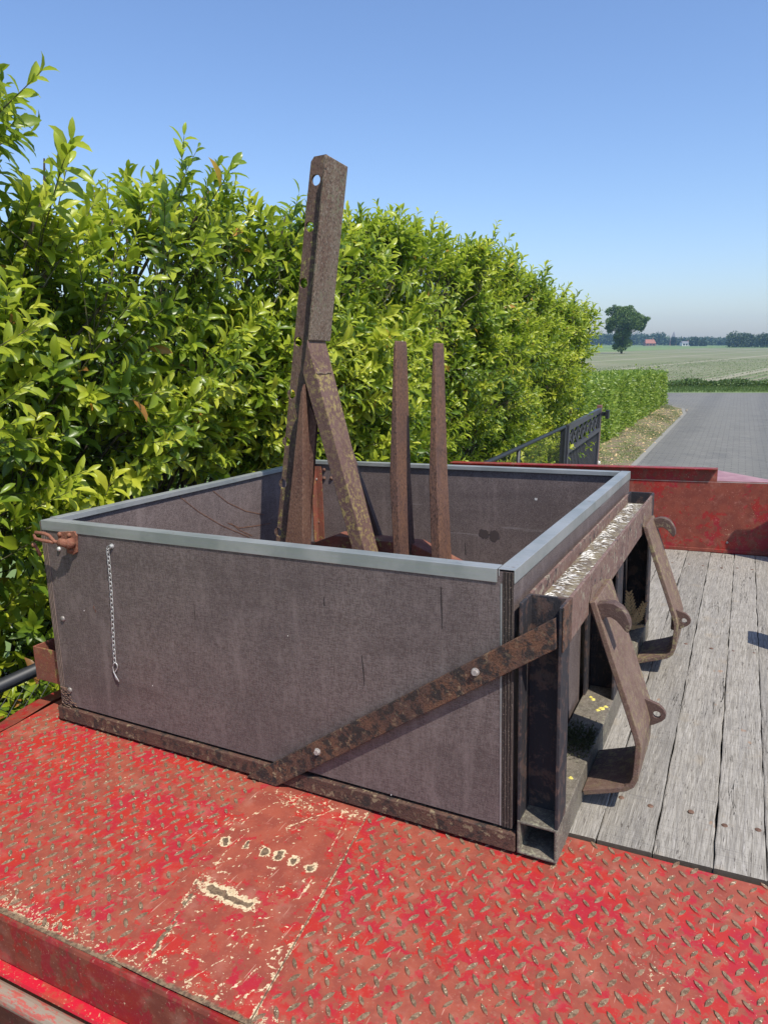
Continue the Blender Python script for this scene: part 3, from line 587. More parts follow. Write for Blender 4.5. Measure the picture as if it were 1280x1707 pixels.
for (u, v, r_, dep) in [(1042, 520, 1.05, 0), (1024, 524, 1.0, .5), (1058, 528, 1.15, -.5), (1070, 533, .85, .3), (1018, 536, .95, -.6), (1036, 535, 1.2, .8), (1052, 541, 1.1, -.8), (1066, 545, .7, .5), (1022, 549, .75, .6), (1040, 552, .9, -.3), (1046, 514, .7, .6), (1030, 514, .7, -.6), (1031, 566, .85, 0), (1040, 570, .95, .3), (1028, 577, .8, .1), (1037, 582, .8, -.3), (1014, 545, .5, .2), (1076, 529, .5, -.2)]:
    x_, y_, z_ = tp(u, v, dep); lob.append((x_, y_, z_, r_))
tr_ = np.random.default_rng(21)
blob_tree('field_tree', (tb.x, tb.y, 0), [(a_*1.05+tr_.normal(0, .38)*d_, b_+tr_.normal(0, .4)*d_, c_+tr_.normal(0, .28)*d_, d_*tr_.uniform(.55, .95)) for a_, b_, c_, d_ in lob for _ in range(3)]+[(tp(1042, 530)[0], 0, tp(1042, 530)[2], 2.3), (tp(1030, 538)[0], 0, tp(1030, 538)[2], 1.9), (tp(1058, 537)[0], 0, tp(1058, 537)[2], 1.9), (tp(1036, 560)[0], 0, tp(1036, 560)[2], 1.4)], (6.0, .20), .22, 42000, M['treeleaf'], 'lone broad-crowned tree standing in the field beside the end of the hedge', 'tree', seed=3, limbs=24)
def far_tree(u, vb, wpx, hpx, dist, label, seed, group='trees on the horizon', name='distant_tree', mat='farleaf'):
    q = wd(u, 571, 1, dist); s = (Vector((q.x, q.y, 2))-CAM).dot(FWD)/FPX; W_ = wpx*s; H = hpx*s; r = np.random.default_rng(seed); lobes = []
    for i in range(7): lobes.append((r.uniform(-.32, .32)*W_, r.uniform(-.2, .2)*W_, H*r.uniform(.35, .72), W_*.5*r.uniform(.45, .62)))
    lobes.append((0, 0, H*.35, W_*.46)); lobes.append((-.2*W_, 0, H*.22, W_*.3)); lobes.append((.2*W_, 0, H*.22, W_*.3))
    return blob_tree(name, (q.x, q.y, 0), lobes, (H*.6, W_*.03), s*2.6, 2600, M[mat], label, 'tree', group, seed)
far_tree(1156, 574, 15, 17, 380, 'left of the two round trees just right of the white farm building', 11)
far_tree(1171, 574, 12, 12, 385, 'smaller right-hand one of the two round trees near the white farm building', 12)
far_tree(1228, 574, 34, 26, 300, 'dark rounded tree at the left end of the right-hand clump', 13)
far_tree(1247, 574, 26, 25, 310, 'middle tree of the dark clump at the right edge of the picture', 14)
far_tree(1272, 574, 34, 27, 300, 'dark tree cut off by the right edge of the picture', 15)
far_tree(1122, 574, 6, 16, 420, 'narrow dark conifer on the horizon left of the white farm building', 16)
# far wood line: one mass
Pl = []; 
for i in range(150):
    u = 960+i*2.6+rng.uniform(-2, 2); q = wd(u, 571, 1, 470+rng.uniform(-25, 40)); H = rng.uniform(4.5, 6.2)*(1.15 if u < 1110 else .8); 
    if 1000 < u < 1110: H *= 1.12
    k = 150; uu = nrm(rng.normal(size=(k, 3))); Pl.append(np.array([q.x, q.y, H*.5])+uu*np.array([2.6, 2.6, H*.5])*rng.random((k, 1))**.4)
Pl = np.concatenate(Pl); n = len(Pl)
o = bake_leaves('far_wood', Pl, rng.normal(size=(n, 3)), rng.normal(size=(n, 3)), rng.uniform(.8, 1.6, n), rng.uniform(.7, 1.2, n), np.clip(rng.normal(.5, .25, n), 0, 1), M['farleaf'], None, leaf_small())
tag(o, 'long low belt of far-off woodland along the horizon', 'wood', kind='stuff')
# ---- distant farm buildings
m = Mat('red_roof_tiles'); M['roof'] = m.fin(m.mix(m.noise(1.5, 4), (.26,.10,.07), (.33,.14,.09)), .8)
m = Mat('pale_render'); M['render'] = m.fin(m.mix(m.noise(1), (.62,.62,.60), (.72,.72,.70)), .8)
m = Mat('grey_roof'); M['groof'] = m.fin(m.mix(m.noise(1), (.16,.16,.17), (.22,.22,.23)), .7)
m = Mat('brick_far'); M['brick'] = m.fin(m.mix(m.noise(3), (.20,.11,.08), (.26,.15,.11)), .8)
m = Mat('window_glass'); M['glass'] = m.fin((.03, .035, .045), .15)
def farm(u, dist, wpx, eave, ridge, wall, roof, label):
    q = wd(u, 571, 1, dist); s = (Vector((q.x, q.y, 2))-CAM).dot(FWD)/FPX; W_ = wpx*s/2; e = eave*s; r = ridge*s; dp = W_*.7
    t = thing('farmhouse', (q.x, q.y, 0), label, 'building', deck=False); rd = Vector((RIGHT.x, RIGHT.y, 0)).normalized(); fd_ = Vector((FWD.x, FWD.y, 0)).normalized(); o0 = Vector((q.x, q.y, 0))
    T = lambda a, b, c: o0+rd*a+fd_*b+Vector((0, 0, c))
    MB().hexa([T(-W_,-dp,0), T(W_,-dp,0), T(W_,dp,0), T(-W_,dp,0), T(-W_,-dp,e), T(W_,-dp,e), T(W_,dp,e), T(-W_,dp,e)]).build('wall', wall, t)
    mb = MB(); mb.add([T(-W_*1.05,-dp*1.1,e+.003), T(W_*1.05,-dp*1.1,e+.003), T(W_*1.05,dp*1.1,e+.003), T(-W_*1.05,dp*1.1,e+.003), T(-W_*.85,0,r), T(W_*.85,0,r)], [(0,1,5,4), (1,2,5), (2,3,4,5), (3,0,4), (0,3,2,1)]); ro = mb.build('roof', roof, t)
    MB().prism([T(W_*.4,-.3,r-.6), T(W_*.4+.6,-.3,r-.6), T(W_*.4+.6,.3,r-.6), T(W_*.4,.3,r-.6)], (0, 0, 1.3)).build('chimney', M['brick'], ro)
    for k in (-.6, 0, .6): MB().hexa([T(W_*k-.5,-dp-.05,e*.2), T(W_*k+.5,-dp-.05,e*.2), T(W_*k+.5,-dp-.002,e*.2), T(W_*k-.5,-dp-.002,e*.2), T(W_*k-.5,-dp-.05,e*.75), T(W_*k+.5,-dp-.05,e*.75), T(W_*k+.5,-dp-.002,e*.75), T(W_*k-.5,-dp-.002,e*.75)]).build('window', M['glass'], t)
farm(1082, 400, 17, 4, 10.5, M['brick'], M['roof'], 'far farmhouse with a steep red tiled roof right of the lone tree')
farm(1142, 400, 15, 5, 7.5, M['render'], M['groof'], 'far white farm building left of two round trees')
farm(1160, 395, 9, 3.5, 6, M['render'], M['groof'], 'small far shed with pale walls under the two round trees')
q = wd(1121, 571, 1, 440); t = thing('church', (q.x, q.y, 0), 'thin dark church spire rising over the far woodland', 'church', deck=False)
sc_ = 440*1.05/FPX
MB().box((q.x-1.6, q.y-1.6, 0), (q.x+1.6, q.y+1.6, 8*sc_)).build('tower', M['brick'], t)
MB().add([(q.x-1.6, q.y-1.6, 8*sc_+.01), (q.x+1.6, q.y-1.6, 8*sc_+.01), (q.x+1.6, q.y+1.6, 8*sc_+.01), (q.x-1.6, q.y+1.6, 8*sc_+.01), (q.x, q.y, 20*sc_)], [(0,1,4), (1,2,4), (2,3,4), (3,0,4), (3,2,1,0)]).build('spire', M['groof'], t)

# ---- fence with top rail and wire mesh, and the gate
def rail_x(y): return -.3555-(y-.17)*.0122
fe = thing('wire_fence', (-.4, 4, 0), 'dark chain-link fence with a round top rail running in front of the tall hedge', 'fence', deck=False)
MB().tube([(rail_x(-1.6), -1.6, 1.0), (rail_x(7.45), 7.45, 1.0)], .021, 12).build('top_rail', M['fence'], fe, smooth=True)
for y in (-1.5, .9, 3.2, 5.5, 7.43): MB().tube([(rail_x(y)-.002, y, 0), (rail_x(y)-.002, y, .985)], .02, 10).build('fence_post', M['fence'], fe, smooth=True)
mb = MB(); d = .055
for i in range(int(9/d)):
    y = -1.55+i*d
    for sg in (1, -1):
        y2 = y+sg*.93*1.0
        a = max(-1.55, min(7.4, y)); z0 = .05; 
        e = max(-1.55, min(7.4, y2)); z1 = z0+abs(e-a)
        if z1-z0 > .05: mb.tube([(rail_x(a)-.012*0, a, z0), (rail_x(e), e, z1)], .0010, 3, cap=False)
mb.build('wire_mesh', M['fence'], fe, recalc=False)
gt = thing('gate', (-.48, 8.7, 0), 'dark grey metal gate with a row of crossed bars above vertical bars', 'gate', deck=False)
gx = lambda y: -.445-(y-7.45)*.0335
def gbar(y0, z0, y1, z1, w_=.02, d_=.03):
    mb = MB(); dy, dz = y1-y0, z1-z0; L_ = math.hypot(dy, dz); ny, nz = -dz/L_*w_/2, dy/L_*w_/2
    P = [(gx(y0), y0+ny, z0+nz), (gx(y0), y0-ny, z0-nz), (gx(y1), y1-ny, z1-nz), (gx(y1), y1+ny, z1+nz)]
    return mb.prism(P, (d_, 0, 0))
def gjoin(name, bars, mat=None):
    mb = MB()
    for b in bars: q = gbar(*b); mb.add(q.v, q.f)
    return mb.build(name, mat or M['gate'], gt)
gjoin('gate_frame', [(7.5,.98,9.95,.99,.07,.045), (7.5,.69,9.95,.70,.055,.046), (7.5,.10,9.95,.10,.06,.046), (7.53,.12,7.53,.95,.07,.044), (9.9,.12,9.9,.95,.06,.044)])
xs = []; nx = 7; y0, y1 = 7.6, 9.86
for i in range(nx):
    a = y0+(y1-y0)*i/nx; b = y0+(y1-y0)*(i+1)/nx
    xs += [(a,.72,b,.95,.022,.020), (a,.95,b,.72,.022,.018), (b,.72,b,.95,.02,.022)]
gjoin('cross_bars', xs)
for i in range(22): y = y0+(y1-y0)*(i+.5)/22; gjoin('vertical_bar', [(y,.13,y,.67,.028,.018)])
MB().box((gx(7.46)-.03, 7.38, 0), (gx(7.46)+.03, 7.45, 1.0)).build('hinge_post', M['fence'], gt, bevel=.004)
MB().box((gx(10)-.035, 9.985, 0), (gx(10)+.035, 10.06, 1.06)).build('latch_post', M['post'], gt, bevel=.004)
MB().box((gx(10)+.04, 9.99, .90), (gx(10)+.10, 10.04, .96)).box((gx(10)+.10, 9.97, .86), (gx(10)+.15, 10.06, .99)).build('lock_box', M['fence'], gt, bevel=.004)
bp = MB(); bp.box((-.95, 9.9, 0), (-.83, 10.0, 1.0)); tag(bp.build('fence_post', M['fence'], deck=False, bevel=.004), 'dark square post just behind the far end of the gate', 'post')
wbk = MB(); q = wd(993, 774, 2, .0); wbk.box((q.x-.06, q.y-.05, 0), (q.x+.06, q.y+.05, .05)); wbk.box((q.x-.035, q.y-.03, .051), (q.x+.035, q.y+.03, .075)); tag(wbk.build('gate_stop', M['white'], deck=False, bevel=.008), 'small white block on the ground at the foot of the gate post', 'gate stop')

# ================================================================== TRAILER (deck frame)
tr = thing('flatbed_trailer', (0, 0, -1.06), 'red low flatbed trailer with chequer plate edge and weathered grey plank deck', 'trailer')
ey = lambda x: EDGE[1]+(x-EDGE[0])*EDGE[2]
sL = lambda y: .663+(y+.026)*(.751-.663)/(-.507+.026)        # seams of the smooth strip
sR = lambda y: .943+(y+.035)*(1.017-.943)/(-.5+.035)
wy = lambda x: .100+(x-1.328)*.048                             # near edge of the planks
def lozenges(mb, x0, x1, inside, org, rotdeg, px=.0315, py=.039, a1=65, a2=-44, L_=.0124, W_=.0038, hgt=.0021):
    r = R_(rotdeg); cr, sr = math.cos(r), math.sin(r)
    for i in range(-75, 75):
        for j in range(-60, 60):
            for k in (0, 1):
                u = (i+.5*k)*px; v = (j+.5*k)*py; x = org[0]+u*cr-v*sr+random.gauss(0, .0004); y = org[1]+u*sr+v*cr+random.gauss(0, .0004)
                if not inside(x, y): continue
                a = R_((a1 if k == 0 else a2)+random.gauss(0, 1.5))+r*.6; ca, sa = math.cos(a), math.sin(a); s_ = random.uniform(.93, 1.05)
                ring = [(1, 0), (.55, .8), (0, 1), (-.55, .8), (-1, 0), (-.55, -.8), (0, -1), (.55, -.8)]
                q = lambda p, f, z: (x+(p[0]*L_*f*s_)*ca-(p[1]*W_*f)*sa, y+(p[0]*L_*f*s_)*sa+(p[1]*W_*f)*ca, z)
                mb.add([q(p, 1.0, ZD+.0002) for p in ring]+[q(p, .80, ZD+hgt) for p in ring], [(n_, (n_+1) % 8, 8+(n_+1) % 8, 8+n_) for n_ in range(8)], random.choice((0, 1, 1)))
                o_ = len(mb.v)-8; mb.f.append(tuple(range(o_, o_+8))); mb.m.append(1)
def sheet(pts, z=ZD, th=.012):
    mb = MB(); mb.prism([(x, y, z-th) for x, y in pts], (0, 0, th)); return mb
lb = sheet([(-.10, -.13), (-.10, ey(-.10)), (sL(ey(.7))+.02, ey(sL(ey(.7)))), (sL(.3)+.02, .3), (sL(.3)+.02, 2.40), (-.12, 2.40), (-.12, .07)])
lozenges(lb, 0, 0, lambda x, y: y > ey(x)+.012 and y < .30 and x < sL(y)-.004+.03*0 and x > -.088, (.2773, -.1678), 8.5, .0335, .0395)
lb.build('chequer_plate', [M['redleft'], M['loz']], tr, recalc=False)
rb = sheet([(sR(ey(1.0))-.02, ey(1.0)), (3.3, ey(3.3)), (3.3, wy(3.3)-.045), (1.22, wy(1.22)-.005), (1.22, .6), (sR(.6)-.02, .6)])
lozenges(rb, 0, 0, lambda x, y: y > ey(x)+.010 and y < (wy(x)-.010 if x > 1.22 else .3) and x > sR(y)+.004 and x < 2.4, (1.1727, -.1882), -5.0)
rb.build('chequer_plate', [M['redplate'], M['loz']], tr, recalc=False)
# smooth scraped strip as a fine grid with wear painted where it really is
ny_, nx_ = 300, 150
Y = np.linspace(ey(.85)+.0, .25, ny_); G = np.zeros((ny_, nx_, 3)); 
for i, y in enumerate(Y): G[i, :, 0] = np.linspace(sL(y)-.002, sR(y), nx_); G[i, :, 1] = y
G[:, :, 1] = np.maximum(G[:, :, 1], EDGE[1]+(G[:, :, 0]-EDGE[0])*EDGE[2]); G[:, :, 2] = ZD+.0025
def vnoise(h, w_, ch, cw, seed):
    g = np.random.default_rng(seed).normal(size=(ch+2, cw+2)); yy = np.linspace(0, ch, h); xx = np.linspace(0, cw, w_); yi = yy.astype(int); xi = xx.astype(int); fy = (yy-yi)[:, None]; fx = (xx-xi)[None]
    fy = fy*fy*(3-2*fy); fx = fx*fx*(3-2*fx); a_ = g[yi][:, xi]; b_ = g[yi][:, xi+1]; c_ = g[yi+1][:, xi]; d_ = g[yi+1][:, xi+1]
    return a_*(1-fy)*(1-fx)+b_*(1-fy)*fx+c_*fy*(1-fx)+d_*fy*fx
DX = vnoise(ny_, nx_, 60, 30, 1)*.0022+vnoise(ny_, nx_, 150, 75, 2)*.0010; DY = vnoise(ny_, nx_, 60, 30, 3)*.0030+vnoise(ny_, nx_, 150, 75, 4)*.0012
STK = np.clip(.75+.5*vnoise(ny_, nx_, 12, 110, 5), .15, 1.3)
bare = np.zeros((ny_, nx_)); cream = np.zeros((ny_, nx_))
def seg(ax, ay, bx, by, k_=1.0):
    X = G[:, :, 0]+DX*k_; Yy = G[:, :, 1]+DY*k_; dx, dy = bx-ax, by-ay; t = np.clip(((X-ax)*dx+(Yy-ay)*dy)/(dx*dx+dy*dy+1e-12), 0, 1); return np.hypot(X-ax-t*dx, Yy-ay-t*dy)
def px2(u, v): q = dk(u, v, 2, ZD); return q.x, q.y
def mark(a, b, r0, r1, k=1.0, kc=1.0):
    d = seg(*px2(*a), *px2(*b)); globals()['bare'] = np.maximum(bare, np.clip((r0*1.25-d)/r0*1.1, 0, 1.1)*k); globals()['cream'] = np.maximum(cream, np.clip((r1-d)/(r1-r0+1e-6), 0, 1)**1.5*.36*kc)
for c_ in [(376, 1407), (441, 1425), (464, 1430), (490, 1440), (518, 1452)]: mark(c_, (c_[0]+1, c_[1]-6), .0075, .017)
mark((408, 1414), (416, 1405), .004, .012)
mark((352, 1482), (415, 1511), .0085, .026)
mark((340, 1466), (312, 1505), .010, .014, .8*STK, .5); mark((312, 1505), (255, 1590), .006, .011, .7*STK, .35)
for (a, b, r_) in [((520, 1330), (590, 1362), .008), ((455, 1322), (520, 1345), .010), ((480, 1335), (520, 1350), .008)]: 
    d = seg(*px2(*a), *px2(*b)); bare = np.maximum(bare, np.clip((.02-d)/.02, 0, 1)*.42); cream = np.maximum(cream, np.clip((.035-d)/.035, 0, 1)*.15)
sc = [((310,1640),(375,1600)),((375,1605),(395,1575)),((455,1600),(500,1560)),((430,1655),(470,1630)),((395,1450),(440,1400)),((545,1430),(570,1380)),((250,1555),(330,1535)),((480,1380),(560,1350)),((400,1370),(470,1335)),((500,1500),(520,1470)),((350,1560),(440,1545)),((415,1600),(425,1560)),((445,1500),(455,1470)),((440,1590),(490,1575)),((440,1600),(480,1640)),((340,1430),(420,1360)),((360,1440),(430,1372)),((300,1580),(345,1610))]
for a, b in sc: d = seg(*px2(*a), *px2(*b), .6); cream = np.maximum(cream, np.clip((.0020-d)/.0016, 0, 1)*.24)
rs_ = np.random.default_rng(5)
for i in range(230):
    x_ = rs_.uniform(.68, 1.0); y_ = rs_.uniform(-.5, -.03); l_ = rs_.exponential(.016)+.004; a_ = rs_.normal(.95, .55); d = seg(x_, y_, x_+l_*math.cos(a_), y_+l_*math.sin(a_)); cream = np.maximum(cream, np.clip((.0022-d)/.0015, 0, 1)*rs_.uniform(.05, .22))
d = np.abs(G[:, :, 0]-np.array([sR(y) for y in Y])[:, None]+.003); cream = np.maximum(cream, np.clip((.006-d)/.006, 0, 1)*.24); bare = np.maximum(bare, np.clip((.0028-d)/.0022, 0, 1)*.75)
q = (np.arange(ny_-1)[:, None]*nx_+np.arange(nx_-1)[None]).ravel(); F = np.stack([q, q+1, q+nx_+1, q+nx_], 1)
npmesh('smooth_plate', G.reshape(-1, 3), F, M['redstrip'], tr, {'bare': bare.ravel(), 'cream': cream.ravel()}, smooth=False)
# left flat border of the bed
mb = MB(); bl = [(-.40, -.52), (-.20, -.30), (-.155, -.13), (-.168, -.02), (-.175, .04), (-.175, 2.4)]; bi = [(-.12, -.52), (-.03, -.30), (-.103, -.119), (-.10, -.069), (-.125, .06), (-.125, 2.4)]
V = []; 
for (a, b) in zip(bl, bi): V += [(a[0], a[1], ZD+.002), (b[0], b[1], ZD+.003), (a[0]-.012, a[1], ZD-.16)]
bl = [(-.150, ey(-.15)), (-.150, -.085), (-.169, -.019), (-.180, .05), (-.180, 2.4)]; bi = [(-.101, ey(-.10)), (-.101, -.119), (-.103, -.069), (-.130, .060), (-.130, 2.4)]
V = []
for (a, b) in zip(bl, bi): V += [(a[0], a[1], ZD+.001), (b[0], b[1], ZD+.003), (a[0]-.012, a[1], ZD-.18)]
F = []
for i in range(len(bl)-1): F += [(3*i, 3*i+1, 3*i+4, 3*i+3), (3*i+2, 3*i, 3*i+3, 3*i+5)]
MB().add(V, F).build('border_strip', M['redstripplain'] if 'redstripplain' in M else M['redwall_shaded'], tr, recalc=False)
# near side: fascia, ledge, pipe, skirt
def side(name, prof, mat, x0=-.158, x1=3.3, bevel=0, closed=True):
    P = []
    e = Vector((x1-x0, ey(x1)-ey(x0), 0)); pts = [Vector((x0, ey(x0)-o, z)) for o, z in prof]
    mb = MB(); mb.prism(pts, e); return mb.build(name, mat, tr, bevel=bevel)
side('side_fascia', [(-.02, ZD-.006), (.003, ZD-.001), (.006, ZD-.008), (.008, -.142), (-.02, -.142)], M['redside_shaded'], bevel=.002)
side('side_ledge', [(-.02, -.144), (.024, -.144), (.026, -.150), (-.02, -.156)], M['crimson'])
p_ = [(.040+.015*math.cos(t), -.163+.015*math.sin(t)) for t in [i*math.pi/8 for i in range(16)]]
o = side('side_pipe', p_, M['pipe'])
side('side_skirt', [(-.02, -.158), (.016, -.158), (.016, -.40), (-.02, -.40)], M['redside_shaded'])
# planks
xs_near = [1.06, 1.165, 1.268, 1.372, 1.472, 1.575, 1.660, 1.765, 1.87, 1.97, 2.08, 2.18, 2.29, 2.39, 2.50, 2.60, 2.71, 2.81, 2.92, 3.02, 3.13, 3.24]
for i in range(len(xs_near)-1):
    a, b = xs_near[i]+.0011, xs_near[i+1]-.0011; sk = -.028; z = ZD+.004+random.uniform(-.0015, .0015); mb = MB(); K = 60; V = []
    jl = [.0006*math.sin(q_*.9+i)+random.gauss(0, .0007) for q_ in range(K+1)]; jr = [.0006*math.sin(q_*.7-i)+random.gauss(0, .0007) for q_ in range(K+1)]
    y0 = wy((a+b)/2)+random.uniform(-.002, .002)
    for k in range(K+1):
        t = k/K; y = y0+(2.47-y0)*t; 
        yl = y+(wy(a)-wy((a+b)/2))*(1-t); yr = y+(wy(b)-wy((a+b)/2))*(1-t); dz = .0008*math.sin(t*7+i)
        V += [(a+sk*t+jl[k], yl, z-.04), (a+sk*t+jl[k], yl, z+dz-.001), (a+sk*t+jl[k]+.0022, yl, z+dz), (b+sk*t+jr[k]-.0022, yr, z+dz), (b+sk*t+jr[k], yr, z+dz-.001), (b+sk*t+jr[k], yr, z-.04)]
    F = []
    for k in range(K):
        for c_ in range(5): F.append((6*k+c_, 6*k+c_+1, 6*k+c_+7, 6*k+c_+6))
    F += [(0, 5, 4, 3, 2, 1)]; mb.add(V, F[:-1], 0); mb.f.append(F[-1]); mb.m.append(1)
    mb.build('deck_plank', [M['wood'], M['woodend']], tr, recalc=False)
nailm = rusty('nail_rust', [(.16,.09,.06), (.11,.06,.04), (.2,.12,.08)], .4)
for i in range(len(xs_near)-1):
    c_ = (xs_near[i]+xs_near[i+1])/2
    if c_ > 1.9: break
    for yy in (.255, 1.2, 2.2):
        for dx in (-.028, .03) if i % 2 else (0.004,): MB().dome((c_+dx-.028*(yy-.1)/2.37, yy+.03*(c_-1.4)+random.uniform(-.012, .012), ZD+.0035), (0, 0, 1), .0062, .0028, 10).build('nail_head', nailm, tr, smooth=True)
mb = MB(); mb.box((1.0, .3, ZD-.06), (3.3, 2.46, ZD-.045)); mb.build('underlay', M['inside'], tr)
# headboard
hx0, hx1 = .15, 3.3; hyf = lambda x: 2.455+(x-1.2)*.067
def wallp(name, xa, xb, za, zb, y0, y1, mat, bevel=0):
    mb = MB(); mb.hexa([(xa, hyf(xa)+y0, za), (xb, hyf(xb)+y0, za), (xb, hyf(xb)+y1, za), (xa, hyf(xa)+y1, za), (xa, hyf(xa)+y0, zb), (xb, hyf(xb)+y0, zb), (xb, hyf(xb)+y1, zb), (xa, hyf(xa)+y1, zb)]); return mb.build(name, mat, tr, bevel=bevel)
wallp('headboard', hx0, hx1, ZD-.02, .2915, 0, .005, M['redwall_shaded'])
wallp('headboard_rail', hx0, 1.452, .2925, .352, .0055, .013, M['redwall_shaded'])
wallp('headboard_lip', hx0, 1.452, .3525, .3575, -.026, .03, M['redside_shaded'], .001)
wallp('base_lip', hx0, hx1, ZD+.005, ZD+.022, -.006, -.001, M['redwall_shaded'], .002)
gm = Mat('pink_sky_sheen'); gn = gm.noise(14, 5, .6); gus = gm.fin(gm.mix(gm.sm(gn, .4, .6), (.30,.105,.095), (.38,.17,.155)), .32, 0, None, .6)  # light pink paints a glossy sky reflection into the red plate's colour
MB().prism([(1.436, hyf(1.436)+.013, .2935), (3.3, hyf(3.3)+.013, .2935), (3.3, hyf(3.3)+.03, .2935), (1.71, hyf(1.71)+.045, .2935), (1.425, hyf(1.42)+.40, .2935)], (0, 0, .004)).build('corner_gusset', gus, tr)
MB().dome((1.512, hyf(1.512), .005), (0, -1, 0), .006, .004).build('bolt', M['bolt'], tr, smooth=True)
# underframe and wheels
for xx in (.35, 2.4): MB().box((xx, -.42, -.42), (xx+.09, 2.4, -.08)).build('chassis_beam', M['redside_shaded'], tr)
MB().tube([(1.4, -.45, -.62), (1.4, 2.3, -.62)], .045, 12).build('axle', M['frame'], tr, smooth=True)
for yy in (-.40, 2.05):
    wmb = MB(); prof = [(.40, 0), (.42, .03), (.42, .17), (.40, .20), (.24, .20), (.24, 0)]; V = []; n_ = 36
    for k in range(n_):
        t = 2*math.pi*k/n_; V += [(1.4+math.cos(t)*r_, yy+y_, -.62+math.sin(t)*r_) for r_, y_ in prof]
    wmb.add(V, [(k*6+c_, k*6+(c_+1) % 6, ((k+1) % n_)*6+(c_+1) % 6, ((k+1) % n_)*6+c_) for k in range(n_) for c_ in range(6)])
    wh = wmb.build('wheel', M['rubber'], tr); MB().tube([(1.4, yy+.06, -.62), (1.4, yy+.14, -.62)], .238, 28).build('rim', M['redside_shaded'], wh)
# added unseen board and post, casting shadows onto headboard and planks
st = MB(); st.prism([(1.795, 2.30, ZD+.006), (2.35, 2.30, ZD+.006), (2.35, 2.30, .62), (1.97, 2.30, .62), (1.88, 2.30, .545), (1.80, 2.30, .53)], (0, .03, 0)); tag(st.build('shadow_board', M['redwall_shaded'], bevel=.02), 'unseen red board added out of view to cast the shadow on the headboard', 'board')
st = MB(); st.box((1.765, 1.20, ZD+.006), (1.80, 1.32, .215)); tag(st.build('shadow_post', M['redside_shaded'], bevel=.004), 'unseen short red post added out of view to cast the shadow on the planks', 'shadow_post')

# ================================================================== TRANSPORT BOX
BW, BD, BH = 1.2365, 1.263, .5
bx = thing('transport_box', (.62, .63, -.043), 'open brown plywood tractor transport box with aluminium rim and rusty hitch frame', 'transport box')
PT = .019
MB().box((.0205, 0, .0005), (BW-PT-.001, PT, BH-.004)).build('front_panel', M['ply'], bx, bevel=.0006)
MB().box((.0205, BD-PT, .0005), (BW-PT-.001, BD, BH-.004)).build('rear_panel', M['ply'], bx, bevel=.0006)
def sidep(x0, name='side_panel', em='plyedge'):
    mb = MB(); mb.box((x0, -.001, .0005), (x0+PT, BD+.001, BH-.004)); mb.m = [0, 0, 1, 0, 1, 0]; return mb.build(name, [M['ply'], M[em]], bx, recalc=False)
lp = sidep(.0005, em='plyedge2'); rp = sidep(BW-PT, em='plyedge3')
MB().box((.021, PT+.001, -.002), (BW-PT-.002, BD-PT-.001, .014)).build('floor_board', M['ply'], bx)
MB().box((BW-PT-.0048, -.0008, .001), (BW-PT-.0022, -.0001, BH-.026)).build('edge_seal', M['alu'], bx)
# scratches inside the left panel (long curved rusty scrapes)
mb = MB()
for pts in ([(300,828),(330,852),(370,876),(415,895)], [(355,818),(380,838),(410,852),(440,858)], [(380,872),(400,880),(430,876),(452,872)], [(385,872),(400,884),(420,893)]):
    Q = [dk(u, v, 0, .0202) for u, v in pts]; w_ = .0035
    for a, b in zip(Q[:-1], Q[1:]): mb.prism([(a.x, a.y, a.z-w_/2), (b.x, b.y, b.z-w_/2), (b.x, b.y, b.z+w_/2), (a.x, a.y, a.z+w_/2)], (.0006, 0, 0))
mb.build('scrape_mark', M['rustbrown'], lp)
gouge = Mat('dark_gouge').fin((.02,.015,.013), .9); pale = Mat('pale_spatter').fin((.55,.53,.50), .7); damp = Mat('damp_stain').fin((.060,.045,.043), .6)
fpn = bpy.data.objects['front_panel']; rpn = bpy.data.objects['rear_panel']
for pts in ([(735, 978), (736, 1012), (737, 1048)], [(603, 1092), (606, 1120), (607, 1143)], [(540, 995), (541, 1010)], [(775, 905), (776, 925)]):
    Q = [dk(u, v, 1, -.0003) for u, v in pts]; w_ = .0011; mb = MB()
    for i, (a, b) in enumerate(zip(Q[:-1], Q[1:])): mb.prism([(a.x-w_*(.4 if i == 0 else 1), -.0006, a.z), (a.x+w_*(.4 if i == 0 else 1), -.0006, a.z), (b.x+w_*(1 if i == 0 else .2), -.0006, b.z), (b.x-w_*(1 if i == 0 else .2), -.0006, b.z)], (0, .0005, 0))
    mb.build('gouge', gouge, fpn)
def blot(name, u, v, y, rx, rz, mat, par, seed=0):
    r2 = random.Random(seed); q = dk(u, v, 1, y); k = 22; ring = [(q.x+rx*math.cos(t)*r2.uniform(.75, 1.15), y-.0006, q.z+rz*math.sin(t)*r2.uniform(.75, 1.15)) for t in [2*math.pi*i/k for i in range(k)]]
    MB().prism(ring, (0, .0005, 0)).build(name, mat, par)
blot('spatter', 893, 832, BD-PT, .0055, .005, pale, rpn, 1); blot('stain', 806, 890, BD-PT, .022, .018, damp, rpn, 2); blot('stain', 824, 893, BD-PT, .020, .022, damp, rpn, 3)
for u, v, r_ in [(141, 1018, .0012), (255, 1143, .0012), (620, 1332, .002), (652, 1325, .0012), (480, 1060, .0009)]: blot('spatter', u, v, 0, r_, r_*1.6, pale, fpn, u)
for u, v in [(157, 1012), (160, 1018)]: blot('rust_fleck', u, v, 0, .0022, .0045, M['rustbrown'], fpn, u)
